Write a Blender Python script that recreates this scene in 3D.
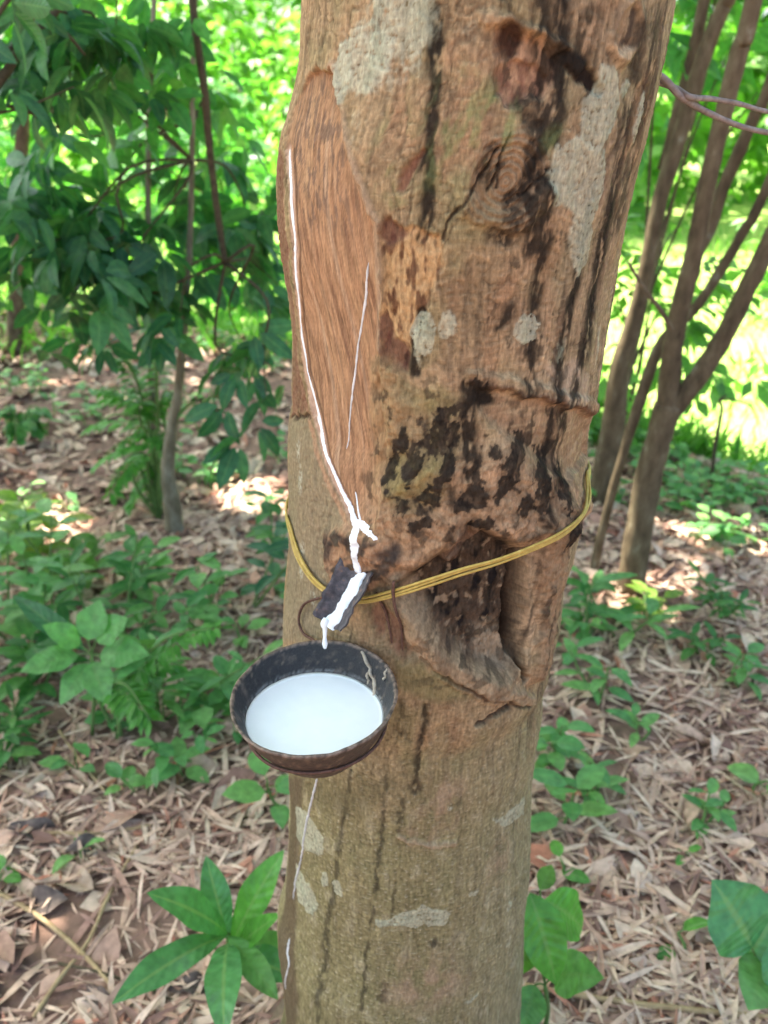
import bpy, math
import numpy as np
from mathutils import Vector

R = math.radians
rng = np.random.default_rng(11)
scene = bpy.context.scene
for o in list(bpy.data.objects):
    bpy.data.objects.remove(o)
COL = scene.collection

# ------------------------------------------------------------------ camera
FPX, CX, CY, H = 852.0, 384.0, 512.0, 1.25
PITCH = R(27.0)
CP, SP = math.cos(PITCH), math.sin(PITCH)
cam_d = bpy.data.cameras.new('camera')
cam = bpy.data.objects.new('camera', cam_d); COL.objects.link(cam)
cam.location = (0, 0, H)
cam.rotation_euler = (R(90) - PITCH, 0, 0)
cam_d.sensor_fit = 'VERTICAL'; cam_d.sensor_height = 24.0; cam_d.sensor_width = 18.0
cam_d.lens = 24.0 * FPX / 1024.0
cam_d.clip_start = 0.02; cam_d.clip_end = 600
cam_d.dof.use_dof = True
cam_d.dof.focus_distance = 0.565
cam_d.dof.aperture_fstop = 6.0
scene.camera = cam

# ------------------------------------------------------------------ light
SUN_EL, SUN_AZ = R(60), R(-52)          # azimuth from +Y (away from camera), negative = left
to_sun = Vector((math.sin(SUN_AZ) * math.cos(SUN_EL), math.cos(SUN_AZ) * math.cos(SUN_EL), math.sin(SUN_EL)))
world = bpy.data.worlds.new('World'); scene.world = world; world.use_nodes = True
wn = world.node_tree.nodes; wl = world.node_tree.links
for n in list(wn): wn.remove(n)
sky = wn.new('ShaderNodeTexSky'); sky.sky_type = 'NISHITA'; sky.sun_disc = False
sky.sun_elevation = SUN_EL; sky.sun_rotation = SUN_AZ
sky.air_density = 0.6; sky.dust_density = 5.0; sky.ozone_density = 3.0
bg = wn.new('ShaderNodeBackground'); bg.inputs['Strength'].default_value = 0.15
wo = wn.new('ShaderNodeOutputWorld')
tint = wn.new('ShaderNodeMixRGB'); tint.blend_type = 'MULTIPLY'; tint.inputs[0].default_value = 1.0; tint.inputs[2].default_value = (0.97, 1.0, 0.89, 1)
wl.new(sky.outputs[0], tint.inputs[1]); wl.new(tint.outputs[0], bg.inputs[0]); wl.new(bg.outputs[0], wo.inputs[0])
sun_d = bpy.data.lights.new('sun', 'SUN'); sun_d.energy = 5.0; sun_d.angle = R(0.53); sun_d.color = (1.0, 0.94, 0.84)
sun = bpy.data.objects.new('sun', sun_d); COL.objects.link(sun)
sun.rotation_euler = (-to_sun).to_track_quat('-Z', 'Y').to_euler(); sun.location = (0, 0, 12)
vs = scene.view_settings
vs.view_transform = 'Standard'; vs.look = 'None'; vs.gamma = 1.0; vs.use_curve_mapping = False
vs.exposure = 2.5
scene.render.engine = 'CYCLES'
cy = scene.cycles
cy.max_bounces = 8; cy.diffuse_bounces = 4; cy.glossy_bounces = 3; cy.transmission_bounces = 4
cy.use_denoising = True; cy.sample_clamp_indirect = 6.0; cy.caustics_reflective = False; cy.caustics_refractive = False

# ------------------------------------------------------------------ helpers
ORIGIN = {}
def ray(px, py):
    x, y = (px - CX) / FPX, (CY - py) / FPX
    return np.array([x, CP + y * SP, -SP + y * CP])
def at(px, py, Y):
    d = ray(px, py); t = Y / d[1]
    return np.array([0, 0, H]) + d * t
def px_size(p):                       # metres per pixel at a point
    return (p[1] * CP - (p[2] - H) * SP) / FPX
def tag(o, label=None, cat=None, group=None, kind=None):
    if label: o['label'] = label
    if cat: o['category'] = cat
    if group: o['group'] = group
    if kind: o['kind'] = kind
    return o
def empty(name, loc):
    o = bpy.data.objects.new(name, None); COL.objects.link(o)
    o.empty_display_size = 0.05; o.location = [float(v) for v in loc]
    ORIGIN[o.name] = np.array(loc, float)
    return o
def make(name, V, F, mat, parent=None, attrs=None, smooth=True, origin=None):
    """V (n,3) world coordinates, F list of arrays (m,k)"""
    V = np.asarray(V, float)
    if parent is not None: org = ORIGIN[parent.name]
    elif origin is not None: org = np.asarray(origin, float)
    else: org = np.zeros(3)
    me = bpy.data.meshes.new(name)
    Fs = F if isinstance(F, list) else [F]
    Fs = [np.asarray(f, np.int32) for f in Fs if len(f)]
    me.vertices.add(len(V)); me.vertices.foreach_set('co', (V - org).astype(np.float32).ravel())
    loops = np.concatenate([f.ravel() for f in Fs])
    tot = np.concatenate([np.full(len(f), f.shape[1], np.int32) for f in Fs])
    start = np.concatenate([[0], np.cumsum(tot)[:-1]]).astype(np.int32)
    me.loops.add(len(loops)); me.loops.foreach_set('vertex_index', loops)
    me.polygons.add(len(tot)); me.polygons.foreach_set('loop_start', start); me.polygons.foreach_set('loop_total', tot)
    if smooth: me.polygons.foreach_set('use_smooth', np.ones(len(tot), bool))
    for k, a in (attrs or {}).items():
        a = np.asarray(a, np.float32)
        if a.ndim == 2:
            at_ = me.attributes.new(k, 'FLOAT_COLOR', 'POINT')
            c = np.ones((len(V), 4), np.float32); c[:, :3] = a; at_.data.foreach_set('color', c.ravel())
        else:
            at_ = me.attributes.new(k, 'FLOAT', 'POINT'); at_.data.foreach_set('value', a)
    me.update(calc_edges=True); me.validate()
    me.materials.append(mat)
    o = bpy.data.objects.new(name, me); COL.objects.link(o)
    if parent is not None: o.parent = parent
    else: o.location = org
    ORIGIN[o.name] = org
    return o
class MB:
    def __init__(s): s.V = []; s.F = {}; s.n = 0; s.A = {}
    def add(s, V, F, **attrs):
        V = np.asarray(V, float).reshape(-1, 3); F = np.asarray(F, np.int64)
        s.V.append(V); s.F.setdefault(F.shape[1], []).append(F + s.n)
        for k, a in attrs.items(): s.A.setdefault(k, []).append(np.asarray(a, np.float32))
        s.n += len(V); return s
    def build(s, name, mat, parent=None, **kw):
        return make(name, np.concatenate(s.V), [np.concatenate(f) for f in s.F.values()], mat, parent,
                    attrs={k: np.concatenate(a) for k, a in s.A.items()}, **kw)
def unit(v):
    v = np.asarray(v, float); return v / np.maximum(np.linalg.norm(v, axis=-1, keepdims=True), 1e-9)

def _h(ix, iy, seed):
    n = (ix.astype(np.int64) * 374761393 + iy.astype(np.int64) * 668265263 + seed * 974634777) & 0xffffffff
    n = ((n ^ (n >> 13)) * 1274126177) & 0xffffffff
    n = ((n ^ (n >> 16)) * 2246822519) & 0xffffffff
    return ((n ^ (n >> 15)) & 0xffff) / 32767.5 - 1.0
def noise(x, y, seed=0):
    x, y = np.broadcast_arrays(np.asarray(x, float), np.asarray(y, float))
    ix, iy = np.floor(x), np.floor(y); fx, fy = x - ix, y - iy
    ux, uy = fx ** 3 * (fx * (fx * 6 - 15) + 10), fy ** 3 * (fy * (fy * 6 - 15) + 10)
    def gr(i, j, dx, dy):
        a = _h(i, j, seed) * np.pi; return np.cos(a) * dx + np.sin(a) * dy
    a, b = gr(ix, iy, fx, fy), gr(ix + 1, iy, fx - 1, fy); c, d = gr(ix, iy + 1, fx, fy - 1), gr(ix + 1, iy + 1, fx - 1, fy - 1)
    return 1.55 * ((a * (1 - ux) + b * ux) * (1 - uy) + (c * (1 - ux) + d * ux) * uy)
def fbm(x, y, octv=4, seed=0):
    v = 0; amp = 1; tot = 0; x = np.asarray(x, float); y = np.asarray(y, float)
    for i in range(octv):
        v = v + amp * noise(x, y, seed + i * 17); tot += amp; amp *= .55
        x, y = x * 1.72 - y * .95 + 5.1, x * .95 + y * 1.72 + 1.7
    return 1.15 * v / tot
def sstep(a, b, x):
    t = np.clip((x - a) / (b - a), 0, 1); return t * t * (3 - 2 * t)
def lerp(a, b, t):
    t = np.asarray(t)[..., None]; return a * (1 - t) + np.asarray(b) * t

def tube(pts, rad, sides=10, sub=4, rough=0.0, seed=0, cap=True):
    """smooth tube along pts"""
    P = np.asarray(pts, float); rad = np.broadcast_to(np.asarray(rad, float), (len(P),))
    if sub > 1 and len(P) > 2:
        n = (len(P) - 1) * sub + 1; u = np.linspace(0, len(P) - 1, n); i = np.minimum(u.astype(int), len(P) - 2); f = (u - i)[:, None]
        p0 = P[np.maximum(i - 1, 0)]; p1 = P[i]; p2 = P[i + 1]; p3 = P[np.minimum(i + 2, len(P) - 1)]
        Q = .5 * ((2 * p1) + (-p0 + p2) * f + (2 * p0 - 5 * p1 + 4 * p2 - p3) * f ** 2 + (-p0 + 3 * p1 - 3 * p2 + p3) * f ** 3)
        rad = np.interp(u, np.arange(len(P)), rad); P = Q
    T = unit(np.gradient(P, axis=0))
    ref = np.array([0.31, 0.2, 0.93]) if abs(T[0, 2]) < .8 else np.array([0.9, 0.35, 0.1])
    N = np.zeros_like(P); n = ref
    for k in range(len(P)):
        n = n - T[k] * (n @ T[k]); n = n / np.linalg.norm(n); N[k] = n
    B = np.cross(T, N)
    th = np.linspace(0, 2 * np.pi, sides, endpoint=False)
    r = rad[:, None] * np.ones((1, sides))
    if rough:
        r = r * (1 + rough * fbm(np.cos(th)[None] * 1.5 + seed * 3.3 + np.arange(len(P))[:, None] * .35, np.sin(th)[None] * 1.5 + np.arange(len(P))[:, None] * .22, 3, seed))
    V = P[:, None] + r[..., None] * (np.cos(th)[None, :, None] * N[:, None] + np.sin(th)[None, :, None] * B[:, None])
    m = len(P)
    i, j = np.meshgrid(np.arange(m - 1), np.arange(sides), indexing='ij')
    j2 = (j + 1) % sides
    F = np.stack([i * sides + j, i * sides + j2, (i + 1) * sides + j2, (i + 1) * sides + j], -1).reshape(-1, 4)
    V = V.reshape(-1, 3)
    if cap:
        V = np.concatenate([V, P[:1] - T[:1] * rad[0] * .3, P[-1:] + T[-1:] * rad[-1] * .6])
        a, b = m * sides, m * sides + 1; jj = np.arange(sides); k2 = (jj + 1) % sides
        F = np.concatenate([F, np.stack([np.full(sides, a), k2, jj, np.full(sides, a)], -1)[:, [0, 1, 2, 2]] if False else F[:0]])
        tri = np.concatenate([np.stack([np.full(sides, a), k2, jj], -1), np.stack([np.full(sides, b), (m - 1) * sides + jj, (m - 1) * sides + k2], -1)])
        return V, F, tri
    return V, F, np.zeros((0, 3), int)
def add_tube(mb, *a, **k):
    V, F, tri = tube(*a, **k); n0 = mb.n
    mb.V.append(V); mb.F.setdefault(4, []).append(F + n0)
    if len(tri): mb.F.setdefault(3, []).append(tri + n0)
    mb.n += len(V); return mb

def leaf_arrays(base, dirv, nrm, L, W, droop=.5, fold=.25, nl=5, na=2, a=.8, b=.75, wav=0.0):
    base = np.atleast_2d(base).astype(float); N = len(base)
    d = unit(np.atleast_2d(dirv)); d = np.broadcast_to(d, (N, 3)); n = np.broadcast_to(np.atleast_2d(nrm), (N, 3))
    s = unit(np.cross(d, n) + 1e-6); n = np.cross(s, d)
    L = np.broadcast_to(np.asarray(L, float), (N,)); W = np.broadcast_to(np.asarray(W, float), (N,))
    k = np.maximum(np.abs(np.broadcast_to(np.asarray(droop, float), (N,))), 1e-3); fold = np.broadcast_to(np.asarray(fold, float), (N,))
    t = np.linspace(0, 1, nl + 1); q = np.linspace(-1, 1, na + 1)
    prof = np.maximum(np.sin(np.pi * t ** a), 0) ** b; prof[0] = .04; prof[-1] = .015
    kt = k[:, None] * t[None]
    al = L[:, None] * np.sin(kt) / k[:, None]; dn = -L[:, None] * (1 - np.cos(kt)) / k[:, None]
    mid = base[:, None] + d[:, None] * al[..., None] + n[:, None] * dn[..., None]
    nn = n[:, None] * np.cos(kt)[..., None] + d[:, None] * np.sin(kt)[..., None]
    w = (W[:, None] * .5 * prof[None])
    lift = w[..., None] * (np.abs(q)[None, None] * fold[:, None, None])
    if wav:
        ph = rng.uniform(0, 6.28, (N, 1, 1))
        lift = lift + wav * W[:, None, None] * np.sin(t[None, :, None] * 14 + ph + q[None, None] * 1.3) * np.abs(q)[None, None] * prof[None, :, None]
    V = mid[:, :, None] + s[:, None, None] * (w[..., None] * q[None, None] * np.sqrt(np.maximum(1 - (fold ** 2)[:, None, None] * .5, .2)))[..., None] + nn[:, :, None] * lift[..., None]
    m = (nl + 1) * (na + 1)
    i, j = np.meshgrid(np.arange(nl), np.arange(na), indexing='ij')
    f = np.stack([i * (na + 1) + j, i * (na + 1) + j + 1, (i + 1) * (na + 1) + j + 1, (i + 1) * (na + 1) + j], -1).reshape(-1, 4)
    F = (f[None] + (np.arange(N) * m)[:, None, None]).reshape(-1, 4)
    across = np.broadcast_to(q[None, None], (N, nl + 1, na + 1)).ravel()
    along = np.broadcast_to(t[None, :, None], (N, nl + 1, na + 1)).ravel()
    return V.reshape(-1, 3), F, across, along
def add_leaves(mb, *a, **k):
    V, F, ac, al = leaf_arrays(*a, **k); mb.add(V, F, across=ac, along=al); return mb

def clump_points(c, r, n, k, seed, tight=.33):
    """uneven cloud: n points in k clumps inside an ellipsoid"""
    g = np.random.default_rng(seed); c = np.asarray(c, float); r = np.asarray(r, float)
    u = unit(g.normal(size=(k, 3))) * g.uniform(.25, 1, (k, 1)) ** (1 / 2.2)
    i = g.integers(0, k, n); sz = g.uniform(.6, 1.3, k)
    return c + r * (u[i] + g.normal(size=(n, 3)) * tight * sz[i][:, None])
def trifoliate(mb, pts, L, seed, droop=(.3, .9), W=.42, down=.75, nl=4, na=2, c=None, fold=.2, spread=.9):
    g = np.random.default_rng(seed); n = len(pts)
    out = g.normal(size=(n, 3)) * np.array([1, 1, .3])
    if c is not None: out = unit(out) * .6 + unit(pts - c) * .9
    out = unit(out); out[:, 2] = out[:, 2] * .4 - down * g.uniform(.4, 1.3, n); out = unit(out)
    up = unit(np.array([0, 0, 1.0]) + g.normal(size=(n, 3)) * .3)
    side = unit(np.cross(out, up)); upn = np.cross(side, out)
    for k in (-1, 0, 1):
        d = unit(out + side * k * spread * g.uniform(.7, 1.2, (n, 1)) + g.normal(size=(n, 3)) * .12)
        l = L * g.uniform(.7, 1.2, n) * (1 if k == 0 else .9)
        nr = unit(upn + side * -k * .25 + g.normal(size=(n, 3)) * .25)
        add_leaves(mb, pts + d * .02, d, nr, l, l * W * g.uniform(.85, 1.15, n), droop=g.uniform(*droop, n), fold=fold, nl=nl, na=na)
    return mb

# ------------------------------------------------------------------ materials
def new_mat(name):
    m = bpy.data.materials.new(name); m.use_nodes = True
    nt = m.node_tree; nt.nodes.clear(); return m, nt.nodes, nt.links
def ramp(nodes, stops, interp='LINEAR'):
    r = nodes.new('ShaderNodeValToRGB'); cr = r.color_ramp; cr.interpolation = interp
    while len(cr.elements) < len(stops): cr.elements.new(.5)
    for e, (p, c) in zip(cr.elements, stops): e.position = p; e.color = (*c, 1) if len(c) == 3 else c
    return r
def leaf_mat(name, c1, c2, c3, trans=.4, rough=.42, rib=.25, spots=0.0, tcol=None):
    m, n, l = new_mat(name)
    geo = n.new('ShaderNodeNewGeometry')
    rp = ramp(n, [(0, c1), (.55, c2), (1, c3)]); l.new(geo.outputs['Random Per Island'], rp.inputs[0])
    ac = n.new('ShaderNodeAttribute'); ac.attribute_name = 'across'
    al = n.new('ShaderNodeAttribute'); al.attribute_name = 'along'
    ab = n.new('ShaderNodeMath'); ab.operation = 'ABSOLUTE'; l.new(ac.outputs['Fac'], ab.inputs[0])
    mr = n.new('ShaderNodeMapRange'); mr.inputs['From Min'].default_value = .04; mr.inputs['From Max'].default_value = .14
    mr.inputs['To Min'].default_value = rib; mr.inputs['To Max'].default_value = 0; l.new(ab.outputs[0], mr.inputs['Value'])
    # side veins
    mu = n.new('ShaderNodeMath'); mu.operation = 'MULTIPLY_ADD'; mu.inputs[1].default_value = 62; l.new(al.outputs['Fac'], mu.inputs[0])
    m2 = n.new('ShaderNodeMath'); m2.operation = 'MULTIPLY'; m2.inputs[1].default_value = -9; l.new(ab.outputs[0], m2.inputs[0]); l.new(m2.outputs[0], mu.inputs[2])
    si = n.new('ShaderNodeMath'); si.operation = 'SINE'; l.new(mu.outputs[0], si.inputs[0])
    tc = n.new('ShaderNodeTexCoord')
    nz = n.new('ShaderNodeTexNoise'); nz.inputs['Scale'].default_value = 70; nz.inputs['Detail'].default_value = 6; l.new(tc.outputs['Object'], nz.inputs['Vector'])
    nr = n.new('ShaderNodeMapRange'); nr.inputs['From Min'].default_value = .3; nr.inputs['From Max'].default_value = .7; nr.inputs['To Min'].default_value = .74; nr.inputs['To Max'].default_value = 1.24
    l.new(nz.outputs['Fac'], nr.inputs['Value'])
    mx = n.new('ShaderNodeMixRGB'); mx.blend_type = 'MULTIPLY'; mx.inputs[0].default_value = 1; l.new(rp.outputs[0], mx.inputs[1]); l.new(nr.outputs[0], mx.inputs[2])
    rb = n.new('ShaderNodeMixRGB'); l.new(mr.outputs[0], rb.inputs[0]); l.new(mx.outputs[0], rb.inputs[1]); rb.inputs[2].default_value = (.22, .36, .12, 1)
    col = rb.outputs[0]
    if spots:
        sp = n.new('ShaderNodeTexNoise'); sp.inputs['Scale'].default_value = 90; sp.inputs['Detail'].default_value = 5; sp.inputs['Roughness'].default_value = .7; l.new(tc.outputs['Object'], sp.inputs['Vector'])
        sr = n.new('ShaderNodeMapRange'); sr.inputs['From Min'].default_value = .66; sr.inputs['From Max'].default_value = .74; sr.inputs['To Max'].default_value = spots; l.new(sp.outputs['Fac'], sr.inputs['Value'])
        sx = n.new('ShaderNodeMixRGB'); l.new(sr.outputs[0], sx.inputs[0]); l.new(col, sx.inputs[1]); sx.inputs[2].default_value = (.28, .25, .14, 1); col = sx.outputs[0]
    p = n.new('ShaderNodeBsdfPrincipled'); p.inputs['Roughness'].default_value = rough; p.inputs['Specular IOR Level'].default_value = .4
    l.new(col, p.inputs['Base Color'])
    bp = n.new('ShaderNodeBump'); bp.inputs['Strength'].default_value = .24; bp.inputs['Distance'].default_value = .0012
    l.new(si.outputs[0], bp.inputs['Height']); l.new(bp.outputs[0], p.inputs['Normal'])
    tr = n.new('ShaderNodeBsdfTranslucent')
    tm = n.new('ShaderNodeMixRGB'); tm.blend_type = 'MULTIPLY'; tm.inputs[0].default_value = 1; l.new(col, tm.inputs[1]); tm.inputs[2].default_value = tcol or (1.25, 1.75, .65, 1)
    l.new(tm.outputs[0], tr.inputs[0])
    ms = n.new('ShaderNodeMixShader'); ms.inputs[0].default_value = trans; l.new(p.outputs[0], ms.inputs[1]); l.new(tr.outputs[0], ms.inputs[2])
    o = n.new('ShaderNodeOutputMaterial'); l.new(ms.outputs[0], o.inputs[0]); return m
def noise_mat(name, stops, scale=(30, 30, 30), rough=.9, bump=.5, dist=.003, detail=6, spec=.2, island=None, attr=None):
    m, n, l = new_mat(name)
    tc = n.new('ShaderNodeTexCoord'); mp = n.new('ShaderNodeMapping'); mp.inputs['Scale'].default_value = scale; l.new(tc.outputs['Object'], mp.inputs['Vector'])
    nz = n.new('ShaderNodeTexNoise'); nz.inputs['Scale'].default_value = 1; nz.inputs['Detail'].default_value = detail; nz.inputs['Roughness'].default_value = .62; l.new(mp.outputs[0], nz.inputs['Vector'])
    rp = ramp(n, stops); l.new(nz.outputs['Fac'], rp.inputs[0]); col = rp.outputs[0]
    if island:
        geo = n.new('ShaderNodeNewGeometry'); ri = ramp(n, island); l.new(geo.outputs['Random Per Island'], ri.inputs[0])
        mx = n.new('ShaderNodeMixRGB'); mx.blend_type = 'MULTIPLY'; mx.inputs[0].default_value = 1; l.new(ri.outputs[0], mx.inputs[1]); l.new(col, mx.inputs[2]); col = mx.outputs[0]
    if attr:
        aa = n.new('ShaderNodeAttribute'); aa.attribute_name = attr
        mx = n.new('ShaderNodeMixRGB'); mx.blend_type = 'MULTIPLY'; mx.inputs[0].default_value = 1; l.new(aa.outputs['Color'], mx.inputs[1]); l.new(col, mx.inputs[2]); col = mx.outputs[0]
    p = n.new('ShaderNodeBsdfPrincipled'); p.inputs['Roughness'].default_value = rough; p.inputs['Specular IOR Level'].default_value = spec
    l.new(col, p.inputs['Base Color'])
    if bump:
        bp = n.new('ShaderNodeBump'); bp.inputs['Strength'].default_value = bump; bp.inputs['Distance'].default_value = dist
        l.new(nz.outputs['Fac'], bp.inputs['Height']); l.new(bp.outputs[0], p.inputs['Normal'])
    o = n.new('ShaderNodeOutputMaterial'); l.new(p.outputs[0], o.inputs[0]); return m

g1 = (.72, .72, .72); g2 = (1.0, 1.0, 1.0); g3 = (1.28, 1.28, 1.28)
M = {}
M['bark'] = noise_mat('rubber_bark', [(.25, (.6, .6, .6)), (.5, g2), (.75, (1.4, 1.4, 1.4))], scale=(420, 420, 170), bump=.55, dist=.0014, rough=.9, spec=.08, attr='albedo')
M['cutwood'] = noise_mat('shaved_wood', [(.25, (.62, .6, .58)), (.5, g2), (.75, (1.35, 1.35, 1.35))], scale=(600, 600, 60), bump=.5, dist=.0012, rough=.8, spec=.12, attr='albedo')
M['latex'] = noise_mat('latex', [(.3, (.74, .82, .83)), (.7, (.78, .85, .86))], scale=(60, 60, 60), bump=.04, dist=.001, rough=.14, spec=.5)
M['latex_dry'] = noise_mat('dried_latex', [(.3, (.42, .44, .42)), (.7, (.68, .7, .68))], scale=(300, 300, 120), bump=.3, dist=.001, rough=.5)
M['grey_bark'] = noise_mat('grey_brown_bark', [(.3, (.055, .04, .022)), (.48, (.11, .08, .045)), (.62, (.155, .12, .07)), (.74, (.27, .26, .18))], scale=(35, 35, 14), bump=.6, dist=.006)
M['pale_bark'] = noise_mat('pale_sapling_bark', [(.3, (.10, .085, .05)), (.5, (.19, .165, .105)), (.7, (.30, .28, .2))], scale=(45, 45, 16), bump=.5, dist=.004)
M['twig'] = noise_mat('twig_bark', [(.3, (.045, .036, .02)), (.7, (.11, .085, .048))], scale=(80, 80, 80), bump=.3)
M['drystem'] = noise_mat('dry_stem', [(.3, (.3, .2, .1)), (.7, (.5, .37, .2))], scale=(60, 60, 60), bump=.3)
M['greenstem'] = noise_mat('green_stem', [(.3, (.08, .16, .04)), (.7, (.16, .26, .08))], scale=(60, 60, 60), bump=.2)
M['dark_leaf'] = leaf_mat('dark_rubber_leaf', (.03, .11, .05), (.045, .15, .06), (.08, .21, .065), trans=.36, rough=.4)
M['mid_leaf'] = leaf_mat('mid_green_leaf', (.045, .16, .045), (.07, .22, .055), (.12, .28, .065), trans=.45)
M['lit_leaf'] = leaf_mat('light_green_leaf', (.09, .21, .04), (.14, .29, .055), (.2, .35, .08), trans=.5)
M['yellow_leaf'] = leaf_mat('yellow_green_leaf', (.15, .26, .04), (.22, .34, .05), (.32, .38, .07), trans=.45)
M['herb_leaf'] = leaf_mat('herb_leaf', (.09, .26, .085), (.14, .34, .10), (.22, .42, .12), trans=.38, spots=.4)
M['lance_leaf'] = leaf_mat('lance_leaf', (.07, .22, .085), (.09, .26, .09), (.11, .29, .095), trans=.26, rough=.32, rib=.6, spots=.6)
M['fresh_leaf'] = leaf_mat('fresh_leaf', (.09, .28, .05), (.11, .31, .055), (.13, .34, .06), trans=.4, rough=.32, rib=.5)
M['litter'] = noise_mat('dry_litter', [(.3, g1), (.7, g3)], scale=(60, 60, 60), bump=.3, dist=.002, rough=.8,
    island=[(0, (.17, .095, .07)), (.14, (.33, .19, .14)), (.36, (.49, .32, .225)), (.62, (.61, .43, .31)), (.88, (.68, .515, .38)), (.94, (.44, .17, .10)), (1, (.64, .48, .35))])

# ------------------------------------------------------------------ ground
def terrace_edge(x):
    x = np.asarray(x, float); return np.clip(3.75 - .82 * x + .2 * np.sin(x * 1.3 + .5) - .3 * sstep(.3, 1.0, x), 2.0, 4.7)
def terrain(x, y):
    x = np.asarray(x, float); y = np.asarray(y, float)
    ye = terrace_edge(x)
    z = -1.25 * sstep(0, 3.2, y - ye)
    z = z + .03 * fbm(x * 1.1, y * 1.1, 3, 3) + .09 * sstep(-.4, -2.2, x) * sstep(2.2, 4.2, y) * (1 - sstep(0, 1.5, y - ye))
    return z + .35 * fbm(x * .06, y * .06, 2, 9) * sstep(12, 40, np.hypot(x, y))
def gp(px, py):
    d = ray(px, py); t = .5
    for _ in range(400):
        p = np.array([0, 0, H]) + d * t
        h = p[2] - terrain(p[0], p[1])
        if h < .002: break
        t += max(h * .35, .002)
    return p
def build_ground():
    n = 220
    u = np.linspace(-1, 1, n); ax = np.sign(u) * (np.abs(u) ** 3.2) * 160 + u * 6
    X, Y = np.meshgrid(ax, ax + 2.5, indexing='ij')
    Z = terrain(X, Y)
    V = np.stack([X, Y, Z], -1).reshape(-1, 3)
    i, j = np.meshgrid(np.arange(n - 1), np.arange(n - 1), indexing='ij')
    F = np.stack([i * n + j, (i + 1) * n + j, (i + 1) * n + j + 1, i * n + j + 1], -1).reshape(-1, 4)
    x, y = V[:, 0], V[:, 1]
    ye = terrace_edge(x)
    grass = sstep(-.1, .8, y - ye + .35 * fbm(x * 1.5, y * 1.5, 3, 5))
    soil = lerp(np.array([.2, .12, .085]) * np.ones((len(V), 3)), np.array([.28, .175, .13]), .5 + .5 * fbm(x * 3, y * 3, 3, 8))
    col = lerp(soil, np.array([.27, .40, .09]), grass)
    col = lerp(col, np.array([.36, .44, .14]), grass * (.5 + .5 * fbm(x * .6, y * .6, 3, 21)))
    m = noise_mat('forest_soil', [(.25, (.55, .55, .55)), (.5, g2), (.75, (1.4, 1.4, 1.4))], scale=(28, 28, 28), bump=.8, dist=.012, attr='albedo', detail=8)
    tag(make('ground', V, F, m, attrs={'albedo': col}), kind='structure')
build_ground()

# ------------------------------------------------------------------ the tapped rubber tree
DAX = 0.66
LE = [(0, 305), (43, 302), (80, 298), (107, 291), (139, 281), (181, 275), (215, 275), (251, 278), (303, 287), (340, 291), (412, 293), (423, 289), (519, 290), (560, 288),
      (600, 285), (634, 283), (700, 285), (776, 289), (857, 289), (900, 287), (924, 279), (947, 278), (986, 283), (1024, 286)]
RE = [(0, 673), (64, 662), (117, 652), (176, 638), (235, 625), (283, 614), (336, 605), (384, 598), (414, 594), (424, 588), (481, 585), (492, 586), (519, 582), (554, 575),
      (594, 563), (625, 561), (660, 552), (673, 551), (688, 542), (730, 540), (760, 534), (819, 531), (877, 528), (936, 524), (994, 520), (1024, 518)]
def edge(tab):
    out = []
    for y, x in tab:
        d = ray(x, y); hz = math.hypot(d[0], d[1])
        out.append((H + d[2] / hz * .645, math.atan2(d[0], d[1])))
    out.sort(); return np.array(out)
eL, eR = edge(LE), edge(RE)
Z0, Z1 = max(eL[0, 0], eR[0, 0]), min(eL[-1, 0], eR[-1, 0])
zt = np.linspace(Z0, Z1, 400)
pl, pr = np.interp(zt, eL[:, 0], eL[:, 1]), np.interp(zt, eR[:, 0], eR[:, 1])
k = np.hanning(9); k /= k.sum()
pl = np.convolve(np.pad(pl, 4, 'edge'), k, 'valid'); pr = np.convolve(np.pad(pr, 4, 'edge'), k, 'valid')
mid, hf = (pl + pr) / 2, (pr - pl) / 2
cxs = DAX * np.tan(mid); rs = DAX / np.cos(mid) * np.sin(hf)
sl = (cxs[-1] - cxs[-90]) / (zt[-1] - zt[-90])
ZT = 4.6
zz = np.concatenate([[-.1, 0, .12], zt, [1.6, 2.2, ZT]])
cc = np.concatenate([[cxs[0] - .012, cxs[0] - .01, cxs[0] - .006], cxs, [cxs[-1] + sl * .2, cxs[-1] + sl * .45, cxs[-1] + sl * .5]])
rr = np.concatenate([[rs[0] + .06, rs[0] + .045, rs[0] + .016], rs, [rs[-1] - .002, rs[-1] - .012, .075]])
def tr_c(z): return np.interp(z, zz, cc)
def tr_r(z): return np.interp(z, zz, rr)
RA = float(rs.mean())
def on_trunk(px, py):
    d = ray(px, py); z = H + d[2] / d[1] * .55
    for _ in range(40):
        c, r = tr_c(z), tr_r(z)
        A = d[0] ** 2 + d[1] ** 2; B = -2 * (d[0] * c + d[1] * DAX); C = c * c + DAX * DAX - r * r
        D = B * B - 4 * A * C
        t = (-B - math.sqrt(D)) / (2 * A) if D > 0 else -B / (2 * A)
        z = .5 * z + .5 * (H + d[2] * t)
    p = d * t
    return math.atan2(p[0] - c, -(p[1] - DAX)), z
def tp(pts):
    q = [on_trunk(*p[:2]) for p in pts]
    return np.array([(a * RA, z) for a, z in q])
PXM = .00072                                        # metres per photo pixel on the trunk front

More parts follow.
